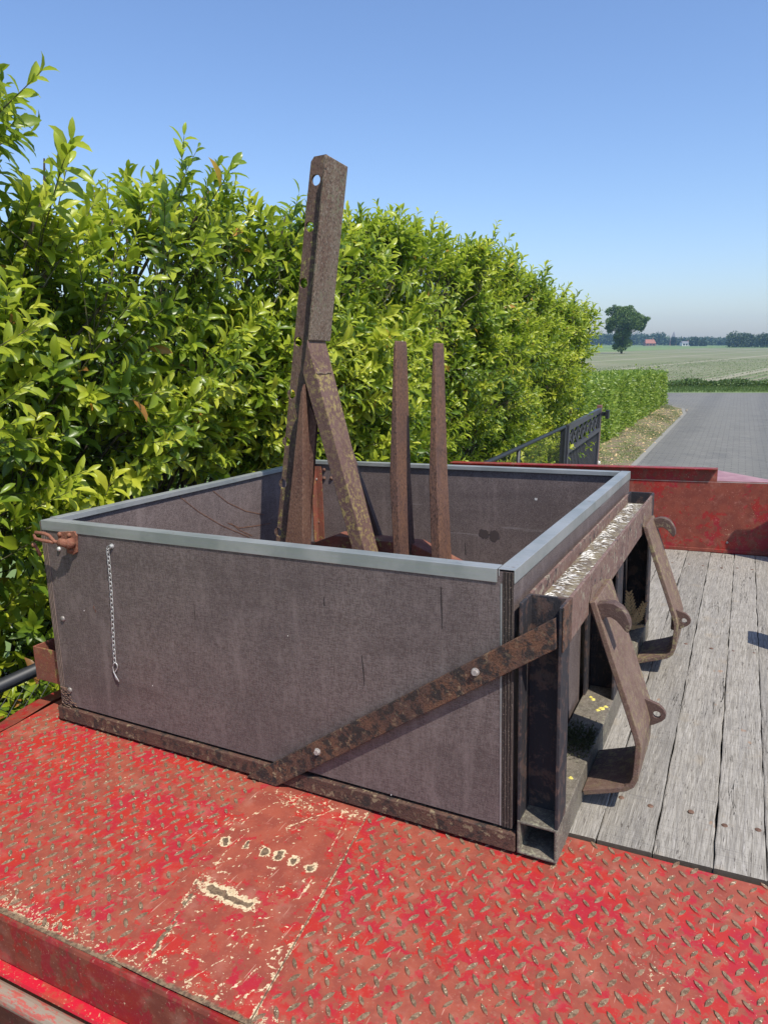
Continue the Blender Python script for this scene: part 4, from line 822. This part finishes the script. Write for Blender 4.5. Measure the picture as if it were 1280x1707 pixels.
# aluminium edge caps
def cap(p, q, inward, name='edge_trim'):
    """L/U profile along p->q; inward is the horizontal direction into the box"""
    p = Vector(p); q = Vector(q); i = Vector(inward); d = (q-p); mb = MB(); t = .0018; wv = .030; h = .025
    o = -i*.0022
    prof = [(0, -h), (0, 0), (wv, 0), (wv, -h*.55), (wv-t, -h*.55), (wv-t, -t), (t, -t), (t, -h)]
    mb.prism([p+o+i*a+Vector((0, 0, b)) for a, b in prof], d); return mb.build(name, M['alu'], bx, bevel=.0007)
ZT = BH+.0008
cap((.006, 0, ZT), (BW-.030, 0, ZT), (0, 1, 0)); cap((.006, BD, ZT), (BW-.030, BD, ZT), (0, -1, 0))
cap((0, .031, ZT+.0006), (0, BD-.031, ZT+.0006), (1, 0, 0)); cap((BW, -.001, ZT+.0006), (BW, BD+.001, ZT+.0006), (-1, 0, 0))
# base rail (bent angle), left and rear rails
def rail(name, a, b):
    mb = MB(); mb.box(a, b); return mb.build(name, M['rail'], bx, bevel=.002)
rail('base_rail', (-.012, -.007, -.043), (1.244, .030, -.0065)); rail('base_rail', (-.012, 1.235, -.043), (1.244, 1.272, -.0065)); rail('base_rail', (-.012, .031, -.0425), (.028, 1.234, -.007))
# diagonal strap
SP = [dk(u, v, 1, -.016) for u, v in [(411, 1295), (460, 1311.5), (926, 1083), (925, 1031)]]
MB().prism(SP, (0, .0085, 0)).build('diagonal_strap', M['frame'], bx, bevel=.0015)
for (u, v) in [(528, 1254), (791, 1121)]:
    q = dk(u, v, 1, -.020); MB().hexhead((q.x, -.0165, q.z), (0, -1, 0), .0056, .007).build('bolt', M['zinc2'], bx)
mb = MB()
for (u, v, r_) in [(106, 1031, .0075), (118, 1150, .0075)]: q = dk(u, v, 1, 0); mb = MB(); mb.dome((q.x, -.0005, q.z), (0, -1, 0), r_, .005, 14); mb.build('bolt', M['bolt'], bx, smooth=True)
# splintered lower corner
mb = MB()
for i in range(60):
    z_ = random.uniform(-.005, .05); x_ = random.uniform(.002, .055)*(1-z_*8) if random.random() < .6 else random.uniform(0, .02); mb.tube([(x_, -.002, z_), (x_+random.uniform(.004, .018), -.0035-random.random()*.003, z_+random.uniform(-.003, .003))], .0011, 4)
mb.build('splinters', rusty('splinter_wood', [(.22,.13,.09), (.12,.08,.06), (.3,.2,.15)], .4), bx, recalc=False)
# rear-left inner corner angle and bolts
MB().box((.0215, BD-PT-.036, .02), (.0255, BD-PT-.0015, .478)).box((.0215, BD-PT-.0055, .02), (.052, BD-PT-.0015, .478)).build('corner_angle', M['redrust'], bx, bevel=.001)
for (u, v) in [(541, 783), (541, 797), (553, 797), (532, 870)]: q = dk(u, v, 1, BD-PT); MB().dome((q.x, BD-PT-.002, q.z), (0, -1, 0), .0075, .006).build('bolt', M['rustbrown'], bx, smooth=True)
q = dk(528, 799, 0, .026); MB().dome((.0258, q.y, q.z), (1, 0, 0), .007, .006).build('bolt', M['bolt'], bx, smooth=True)
# left sleeve bracket
b0 = dk(55, 1077, 1, .03); b1 = dk(60, 1131, 1, .03); xl = b0.x; xr = -.012; zt_ = b0.z; zb_ = b1.z
mb = MB(); mb.prism([(xl, .030, zb_), (xr, .030, zb_), (xr, .030, zt_), (xl, .030, zt_)], (0, .004, 0)); mb.box((xl, .0345, zb_), (xl+.004, .10, zt_)); mb.box((xl, .1005, zb_), (xr, .1045, zt_+.004)); mb.box((xr+.0005, .03, zb_-.01), (-.0005, .105, zt_+.01))
mb.build('hinge_socket', M['redrust'], bx, bevel=.0015)
# latch on the front panel
def fq(u, v, y=0): return dk(u, v, 1, y)
a = fq(97, 886, -.006); b = fq(128, 924, -.006)
MB().prism([fq(97, 887, -.006), fq(124, 886, -.006), fq(127.5, 893, -.006), fq(128, 921, -.006), fq(122, 925, -.006), fq(112, 922, -.006), fq(110, 905, -.006), fq(97, 897, -.006)], (0, .0055, 0)).build('latch_plate', M['latch'], bx, bevel=.001)
for (u, v, mt) in [(100, 891, 'latch'), (116, 892, 'latch'), (119, 918, 'latch'), (96, 916, 'zinc')]: q = fq(u, v, -.007); MB().dome((q.x, -.006 if mt != 'zinc' else -.0005, q.z), (0, -1, 0), .0060, .006).build('latch_bolt', M[mt], bx, smooth=True)
k0 = fq(112, 907, -.022); kb_ = Vector((k0.x, -.006, k0.z))
q1 = fq(97, 904, -.03); MB().tube([kb_, (k0.x, -.014, k0.z), (k0.x-.001, -.024, k0.z)], [.013, .0125, .0115], 18).tube([(k0.x, -.020, k0.z), (q1.x, -.026, q1.z)], .010, 12).build('latch_pivot', M['latch'], bx, smooth=True)
lv = [fq(100, 904, -.026), fq(92, 903, -.034), fq(87, 898, -.035), fq(83, 893, -.036), fq(75, 889.5, -.037), (fq(60, 887.5, -.038)), fq(57.5, 891, -.04), fq(60, 898, -.042), fq(72, 901, -.042), fq(84, 903, -.038), fq(90, 904, -.035)]
MB().tube(lv, .0042, 8).build('latch_handle', M['latch'], bx, smooth=True)
q = fq(58.5, 908, -.03); MB().dome((q.x, -.03, q.z), (0, -1, 0), .006, .008).tube([(q.x, -.03, q.z), (q.x+.004, -.02, q.z-.03)], .004, 8).build('latch_catch', M['latch'], bx, smooth=True)
# chain with spring clip
c0 = fq(188, 910, 0); scr = MB(); scr.hexhead((c0.x, -.001, c0.z), (0, -1, 0), .0045, .005); chn = scr.build('chain_screw', M['zinc'], bx)
pts = [(180, 914)]+[(180+(193-180)*t+1.0*math.sin(t*5), 914+(1104-914)*t) for t in [k/27 for k in range(1, 28)]]
cm_ = MB(); prev = None
P3 = [fq(u, v, -.0045) for u, v in pts]
def link(mb, a, b, flat):
    d = (b-a); c = (a+b)/2; L_ = d.length*.5*1.32; d.normalize(); s_ = Vector((1, 0, 0)) if flat else Vector((.35, 1, 0)).normalized(); s_ = (s_-d*s_.dot(d)).normalized(); w_ = .0038
    ring = []
    for k in range(12):
        t = 2*math.pi*k/12; cx_ = math.cos(t); sy_ = math.sin(t); ring.append(c+d*(cx_*w_+(L_-w_)*(1 if cx_ > 0 else -1))+s_*sy_*w_*(1 if flat else .8))
    mb.tube(ring, .00095, 5, closed=True)
link(cm_, c0+Vector((0, -.006, 0)), P3[0]+Vector((0, -.001, 0)), True)
for i in range(len(P3)-1): link(cm_, P3[i], P3[i+1], i % 2 == 0)
cc = cm_.build('chain', M['zinc'], bx, smooth=True, recalc=False)
e_ = [(193, 1104), (190, 1106), (188.5, 1112), (190, 1120), (194, 1128), (199, 1136)]; e2_ = [(193, 1104), (196, 1108), (196, 1114), (193, 1119), (190.5, 1122), (193, 1128), (195.5, 1134)]
MB().tube([fq(u, v, -.005) for u, v in e_], .0015, 6).tube([fq(u, v, -.004) for u, v in e2_], .0015, 6).build('spring_clip', M['zinc'], cc, smooth=True)

# ---- hitch frame
XI, XO = 1.2475, 1.3225; WT = .006; TT = .0255
def tube_end(mb):   # hollow rectangular tube along Y
    y0, y1 = -.006, 1.215; z0, z1 = -.043, TT; t = .006
    o_ = [(XI, z0), (XO, z0), (XO, z1), (XI, z1)]; n_ = [(XI+t, z0+t), (XO-t, z0+t), (XO-t, z1-t), (XI+t, z1-t)]
    V = [(x, y0, z) for x, z in o_]+[(x, y0, z) for x, z in n_]+[(x, y1, z) for x, z in o_]+[(x, y1, z) for x, z in n_]
    F = []
    for i in range(4):
        j = (i+1) % 4; F += [(i, j, 4+j, 4+i), (8+i, 12+i, 12+j, 8+j), (i, 8+i, 8+j, j), (4+i, 4+j, 12+j, 12+i)]
    mb.add(V, F); return mb
bt_ = tube_end(MB()).build('base_tube', M['tube'], bx, bevel=.0022)
mb = MB()   # lichens on the tube top
def patch(x, y, z, r, m_, h=.0022, n=11, nx=(0, 0, 1)):
    k = 16; c = Vector((x, y, z)); ring = [c+Vector((math.cos(t)*r*random.uniform(.65, 1.2), math.sin(t)*r*random.uniform(.65, 1.2), 0)) for t in [2*math.pi*i/k for i in range(k)]]
    m_.add(ring+[c+(p-c)*.6+Vector((0, 0, h*random.uniform(.6, 1.2))) for p in ring]+[c+Vector((0, 0, h*.7))], [(i, (i+1) % k, k+(i+1) % k, k+i) for i in range(k)]+[(k+i, k+(i+1) % k, 2*k) for i in range(k)])
for (u, v, r_) in [(988, 1166, .006), (1003, 1181, .0085), (1009, 1178, .006), (951, 1297, .005), (984, 1162, .005), (996, 1184, .0055)]:
    q = dk(u, v, 2, TT); q.x = min(max(q.x, XI+.005), XO-.005); mb = MB(); patch(q.x, q.y, TT, r_, mb); mb.build('lichen_patch', M['lichen'], bt_)
n = 900; pm = np.stack([rng.uniform(1.25, 1.318, n), rng.normal(.325, .035, n), np.full(n, TT)], 1)
bake_leaves('moss_patch', pm, rng.normal(size=(n, 3))*[.6, .6, 0]+[0, 0, .8], rng.normal(size=(n, 3)), rng.uniform(.004, .011, n), rng.uniform(.002, .004, n), np.zeros(n), M['moss'], bt_, leaf_small())
def post(y0, dpt=.060):
    mb = MB(); t = .006
    pts = [(XI, y0), (XI+t, y0), (XI+t, y0+dpt-t), (XO-t, y0+dpt-t), (XO-t, y0), (XO, y0), (XO, y0+dpt), (XI, y0+dpt)]
    zt = .4455 if y0 < .3 or y0 > 1 else .408
    mb.prism([(x, y, TT-.0005) for x, y in pts], (0, 0, zt-TT)); return mb.build('upright_channel', M['frameblack'], bx, bevel=.0012)
post(-.005); post(.555, .072); post(1.135, .065)
# top channel (open upwards)
mb = MB(); t = .006
mb.prism([(XI+.0005, .056, .371), (XO+.0025, .056, .366), (XO+.0025, .056, .4465), (XO-t+.002, .056, .4465), (XO-t+.002, .056, .4175), (XI+t, .056, .4175), (XI+t, .056, .4465), (XI+.0005, .056, .4465)], (0, 1.078, 0))
tc_ = mb.build('top_channel', M['beam'], bx, bevel=.001)
MB().prism([(XI+t+.0005, .0565, .4180), (XO-t+.0015, .0565, .4180), (XO-t+.0015, 1.133, .4180), (XI+t+.0005, 1.133, .4180)], (0, 0, .0012)).build('channel_bed', M['film'], tc_)
n = 1000; fx_ = XI+.007+np.abs(rng.normal(0, .012, n)); fx_ = np.clip(fx_, XI+.007, XO-.026); fy_ = rng.uniform(.06, 1.12, n); dn_ = np.sin(fy_*31)+np.sin(fy_*57+1)+rng.normal(0, .9, n); kp_ = dn_ > -.2; fx_ = fx_[kp_]; fy_ = fy_[kp_]; n = len(fx_)
fd_ = np.stack([np.ones(n), rng.normal(.35, .45, n)-.5*np.sin(fy_*40), rng.normal(.08, .12, n)], 1); fl_ = rng.uniform(.006, .024, n); fl_ = np.minimum(fl_, (XO-.012-fx_))
bake_leaves('crusty_flakes', np.stack([fx_, fy_, np.full(n, .4196)], 1), fd_, np.tile([0, 0, 1.], (n, 1))+rng.normal(0, .35, (n, 3)), fl_, rng.uniform(.0018, .0042, n), np.zeros(n), Mat('white_crust').fin((.64,.62,.57), .7), tc_, leaf_small())['kind'] = 'stuff'
mb = MB(); mb.box((XO+.0005, -.006, .366), (XO+.003, .0555, .4463)); mb.build('corner_plate', M['frame'], tc_, bevel=.0008)
# hitch arms
def arm(yn, yf, hook_near, lab):
    prof = [(1.3235, -.012), (1.380, .008), (1.404, .018), (1.414, .027), (1.4195, .042), (1.4215, .078), (1.4225, .108), (1.418, .126), (1.399, .183), (1.362, .287), (1.3265, .392)]
    mb = MB(); P = [(x, yn, z) for x, z in prof]
    mb.strip(P, -.0115, (0, yf-yn, 0)); a = mb.build('hitch_arm', M['arm'], bx, bevel=.0018)
    a['label'] = lab
    # hook plate
    hp = [(1.322,.384),(1.342,.389),(1.356,.3935),(1.371,.3935),(1.385,.386),(1.395,.373),(1.4015,.359),(1.4025,.346),(1.399,.338),(1.393,.342),(1.387,.350),(1.377,.360),(1.366,.366),(1.355,.3635),(1.349,.355),(1.349,.343),(1.353,.326),(1.358,.311),(1.3545,.304),(1.343,.335),(1.334,.360)]
    yh = yn+.006 if hook_near else yf-.030; MB().prism([(x, yh, z) for x, z in hp], (0, .026, 0)).build('hook', M['hookm'], a, bevel=.0012)
    # top gusset where the arm meets the channel
    MB().prism([(1.3265, yn+.002, .392), (1.3265, yf-.002, .392), (XO+.003, yf-.01, .398), (XO+.003, yn+.03, .416)], (.002, 0, -.010)).build('gusset', M['arm'], a)
    yt = .325 if hook_near else yn+.030; zc = .122 if hook_near else .118
    tp_ = [(1.412, .034), (1.450, .022), (1.459, .014), (1.4645, .004), (1.4635, -.005), (1.457, -.013), (1.441, -.024), (1.420, -.032), (1.412, -.030)]; MB().ringplate([(x, yt, z+zc) for x, z in tp_], (1.4465, yt, zc), .0078, (0, .010, 0), 32).build('eye_tab', M['hookm'], a, bevel=.0008)
    mb = MB()
    for k in range(26): t = k/25; mb.dome((1.3445+.010*t+random.uniform(-.001, .001), yh+(.0275 if not hook_near else -.001), .372-.065*t), (.5, -.5 if hook_near else .5, 0), .0028*random.uniform(.7, 1.2), .002, 6)
    mb.build('weld_bead', M['hookm'], a, recalc=False)
arm(.198, .372, True, 'nearer rusty hitch arm with its hook on the near edge')
arm(.922, 1.085, False, 'farther rusty hitch arm with its hook on the far edge')
# dried cypress sprig lying against the far upright
sp = MB()
def sprig(mb, o, d, L_, lev):
    o = Vector(o); d = Vector(d).normalized(); e = o+d*L_; mb.tube([o, (o+e)/2+Vector((random.uniform(-.002, .002), 0, random.uniform(-.002, .002))), e], [.0012, .0009, .0005], 4, cap=False)
    if lev:
        k = 9
        for i in range(1, k):
            p = o+d*L_*i/k
            for s_ in (-1, 1):
                q = (d*.75+Vector((s_*.5, s_*.25, .12))).normalized(); sprig(mb, p, q, L_*.36*(1-i/k*.6), lev-1)
for o_, d_, L_ in [((1.285, 1.09, .032), (-.12, .1, 1), .11), ((1.295, 1.08, .03), (.30, .05, .9), .09), ((1.29, 1.07, .03), (-.5, -.1, .9), .075), ((1.30, 1.06, .031), (-.4, .3, .35), .06), ((1.28, 1.05, .03), (.8, .3, .25), .05)]: sprig(sp, o_, d_, L_, 2)
tag(sp.build('dried_sprig', M['dry'], recalc=False), 'dry tan cypress sprig caught in the far corner of the hitch frame', 'dried plant')

# ================================================================== MAST IMPLEMENT
YM = .72
im = thing('fork_attachment', (.5, .76, .014), 'rusty upright fork attachment with punched mast and two tines standing in the plywood box', 'fork attachment')
mm = lambda u, v, y=YM: dk(u, v, 1, y)
top_l, bot_l, bot_r, top_r = mm(518, 262), mm(460, 905), mm(485, 905), mm(543, 264)
def ext(a, b, z): t = (z-a.z)/(b.z-a.z); return a+(b-a)*t
bl2 = ext(top_l, bot_l, .02); br2 = ext(top_r, bot_r, .02)
holes = [(526.5, 300), (516, 378), (505.5, 472), (497, 570), (485.5, 657), (477, 736), (471.5, 806), (463.5, 887)]
mb = MB(); hc = [mm(u, v) for u, v in holes]; zz = [top_l.z]+[(hc[i].z+hc[i+1].z)/2 for i in range(len(hc)-1)]+[hc[-1].z-.08]
for i, h in enumerate(hc):
    a, b = zz[i], zz[i+1]; A = ext(top_l, bot_l, a); B = ext(top_r, bot_r, a); Cc = ext(top_r, bot_r, b); Dd = ext(top_l, bot_l, b)
    hcx = h.copy()
    if i == 0: A2 = A+Vector((.012, 0, 0)); A3 = A+Vector((0, 0, -.012)); poly = [A3, A2, B, Cc, Dd]
    else: poly = [A, B, Cc, Dd]
    mb.ringplate(poly, hcx, .0150, (0, .008, 0), 28)
A = ext(top_l, bot_l, zz[-1]); B = ext(top_r, bot_r, zz[-1]); mb.prism([A, B, br2, bl2], (0, .008, 0))
mast = mb.build('hole_flange', M['flange'], im)
# broad web of the mast, upper part
c1, c2 = mm(540, 258, YM-.030), mm(512, 568, YM-.030)
def bar(p, q, w0, w1, d0, d1, mat, name, bevel=.002, par=None):
    """bar whose -Y face runs p->q with widths w along +x and depths d along +y"""
    p = Vector(p); q = Vector(q); X = Vector((1, 0, 0)); Yv = Vector((0, 1, 0))
    mb = MB(); mb.hexa([q, q+X*w1, q+X*w1+Yv*d1, q+Yv*d1, p, p+X*w0, p+X*w0+Yv*d0, p+Yv*d0]); return mb.build(name, mat, par or im, bevel=bevel)
dd = .118
mb = MB(); X = Vector((.010, 0, 0)); e1 = Vector((0, dd, -.006)); mb.hexa([c2, c2+X, c2+X+Vector((0, dd, 0)), c2+Vector((0, dd, 0)), c1, c1+X, c1+X+e1, c1+e1])
mb.build('mast_web', M['mast'], im, bevel=.003)
for (u, v) in [(542.5, 281.5), (573, 291.5)]:
    q = dk(u, v, 0, c1.x+.0105); MB().dome((c1.x+.0098, q.y, q.z), (1, 0, 0), .003, .0006).build('small_hole', M['rubber'], im)
# lower tapering strut
s0 = mm(501, 655, YM-.045); s1 = mm(475.5, 905, YM-.045); s2 = mm(504.5, 905, YM-.045); s3 = mm(505.5, 640, YM-.045)
s1b = ext(s0, s1, .02); s2b = ext(s3, s2, .02)
mb = MB(); mb.hexa([s1b, s2b, s2b+Vector((0, .03, 0)), s1b+Vector((0, .03, 0)), s0, s3, s3+Vector((0, .085, 0)), s0+Vector((0, .085, 0))]); mb.build('rear_strut', M['rustbrown'], im, bevel=.002)
u0 = mm(506, 655, YM-.01); u1 = mm(504, 905, YM-.01); w0_ = mm(528, 700, YM-.01); w1_ = mm(509, 905, YM-.01)
mb = MB(); a0 = ext(u0, u1, .02); a1 = ext(w0_, w1_, .02); mb.hexa([a0, a1, a1+Vector((0, .012, 0)), a0+Vector((0, .012, 0)), u0, w0_, w0_+Vector((0, .012, 0)), u0+Vector((0, .012, 0))]); mb.build('strut_web', M['rustbrown'], im, bevel=.001)
# forward brace: -Y face edges and lit outer face
yb = YM-.035
L0, L1 = mm(509, 568, yb), mm(587, 918.8, yb); E0, E1 = mm(513, 572, yb), mm(608, 918.8, yb)
L0 = mm(504.5, 622, yb); 
Lb = ext(mm(508, 640, yb), L1, .03); Eb = ext(E0, E1, .03)
mb = MB(); D0 = Vector((0, .105, 0)); D1 = Vector((0, .068, 0))
P = [L0, Lb, Eb, E0, mm(512, 566, yb)]; mb.add(P+[p+D0 if i in (0, 3, 4) else p+D1 for i, p in enumerate(P)], [(0, 1, 2, 3, 4), (9, 8, 7, 6, 5)]+[(i, (i+1) % 5, 5+(i+1) % 5, 5+i) for i in range(5)])
br = mb.build('forward_brace', M['brace'], im, bevel=.002)
j0 = dk(532, 620, 1, yb+.012); mb = MB(); 
for k in range(14):
    t = k/13; a = dk(530+24*t, 620.5+1.2*math.sin(t*5)-1.5*t, 0, 0); 
    # weld bead across the outer face
    f_ = (620-572)/(917-572); ex = E0.x+(E1.x-E0.x)*f_*1.02; ez = E0.z+(E1.z-E0.z)*f_*1.02
    mb.dome((ex+.0005, yb+.006+.076*t, ez+.001*math.sin(t*9)), (1, 0, .35), .0042, .0028, 8)
mb.build('weld_bead', M['mast'], br, recalc=False)
# second strut behind the brace
g0, g1 = mm(578, 735, .86), mm(642, 919, .86); g2 = ext(g0, g1, .03); gl = Vector((-.055, 0, 0))
mb = MB(); mb.hexa([g2+gl, g2, g2+Vector((0, .02, 0)), g2+gl+Vector((0, .02, 0)), g0+gl*.9, g0, g0+Vector((0, .02, 0)), g0+gl*.9+Vector((0, .02, 0))]); mb.build('rear_brace', M['hookm'], im, bevel=.002)
# tines
def tine(tl, te, tr_, ml, me_, bl_, be, brr):
    y = YM; p = {k: mm(u, v, y) for k, (u, v) in dict(tl=tl, te=te, ml=ml, me=me_, bl=bl_, be=be).items()}
    sl_ = -(p['te'].x-_co.x)/(y-_co.y); d0 = (mm(*tr_).x-p['te'].x)/sl_*1.22; d2 = (mm(*brr).x-p['be'].x)/sl_*1.22; d1 = (d0+d2)/2*1.04
    lo = ext(p['ml'], p['bl'], .06); le = ext(p['me'], p['be'], .06)
    lev = [(p['tl']+Vector((.003, 0, .004)), p['te']+Vector((-.001, 0, .004)), d0*.97, .006), (p['tl']+Vector((0, 0, -.016)), p['te']+Vector((0, 0, -.016)), d0, 0), (p['ml'], p['me'], d1, 0), (lo, le, d2, 0)]
    V = []
    for a, b, d, s_ in lev: V += [a+Vector((0, s_*.3, 0)), b+Vector((0, s_*.3, 0)), b+Vector((0, d, 0)), a+Vector((0, d, 0))]
    F = [(0, 1, 2, 3), (15, 14, 13, 12)]
    for k in range(3):
        for i in range(4): F.append((4*k+i, 4*k+(i+1) % 4, 4*k+4+(i+1) % 4, 4*k+4+i))
    return MB().add(V, F).build('tine', M['tine'], im, bevel=.0035)
tine((655, 571), (660, 570), (676, 574), (649, 800), (662, 800), (655.5, 924), (667.5, 925), (690, 926))
tine((720, 575), (725, 573), (738, 577), (714.5, 800), (728, 800), (718.5, 930), (733.5, 932), (751, 933))
# crossbar of the attachment with sloping top
q0 = mm(508, 911, .80); q1 = mm(556, 893, .80); q2 = mm(586, 892, .80); 
mb = MB(); z_ = q1.z; xa = q0.x; xb_ = mm(760, 935, .80).x
pr = [(xa-.06, .10), (xa-.06, z_-.05), (xa, q0.z), (q1.x, z_), (mm(690, 905, .80).x, z_-.004), (xb_+.03, z_-.075), (xb_+.03, .10)]
mb.prism([(x, .80, z) for x, z in pr], (0, .075, 0)); mb.build('crossbar', M['redrust'], im, bevel=.003)
MB().box((.16, .70, .016), (.86, .80-.002, .06)).build('foot_beam', M['rustbrown'], im, bevel=.002)

hz = MB(); hz.box((-420, -8, -1), (520, 720, 24)); ho = hz.build('haze', bpy.data.materials.new('haze'), deck=False); tag(ho, kind='stuff')
hm = ho.data.materials[0]; hm.use_nodes = True; ht = hm.node_tree; ht.nodes.clear(); hv = ht.nodes.new('ShaderNodeVolumePrincipled'); hv.inputs['Color'].default_value = (.42, .68, 1, 1); hv.inputs['Density'].default_value = .00055; hv.inputs['Anisotropy'].default_value = .2
hoo = ht.nodes.new('ShaderNodeOutputMaterial'); ht.links.new(hv.outputs[0], hoo.inputs['Volume'])
for o in list(bpy.data.objects):
    if '_b' in o: del o['_b']
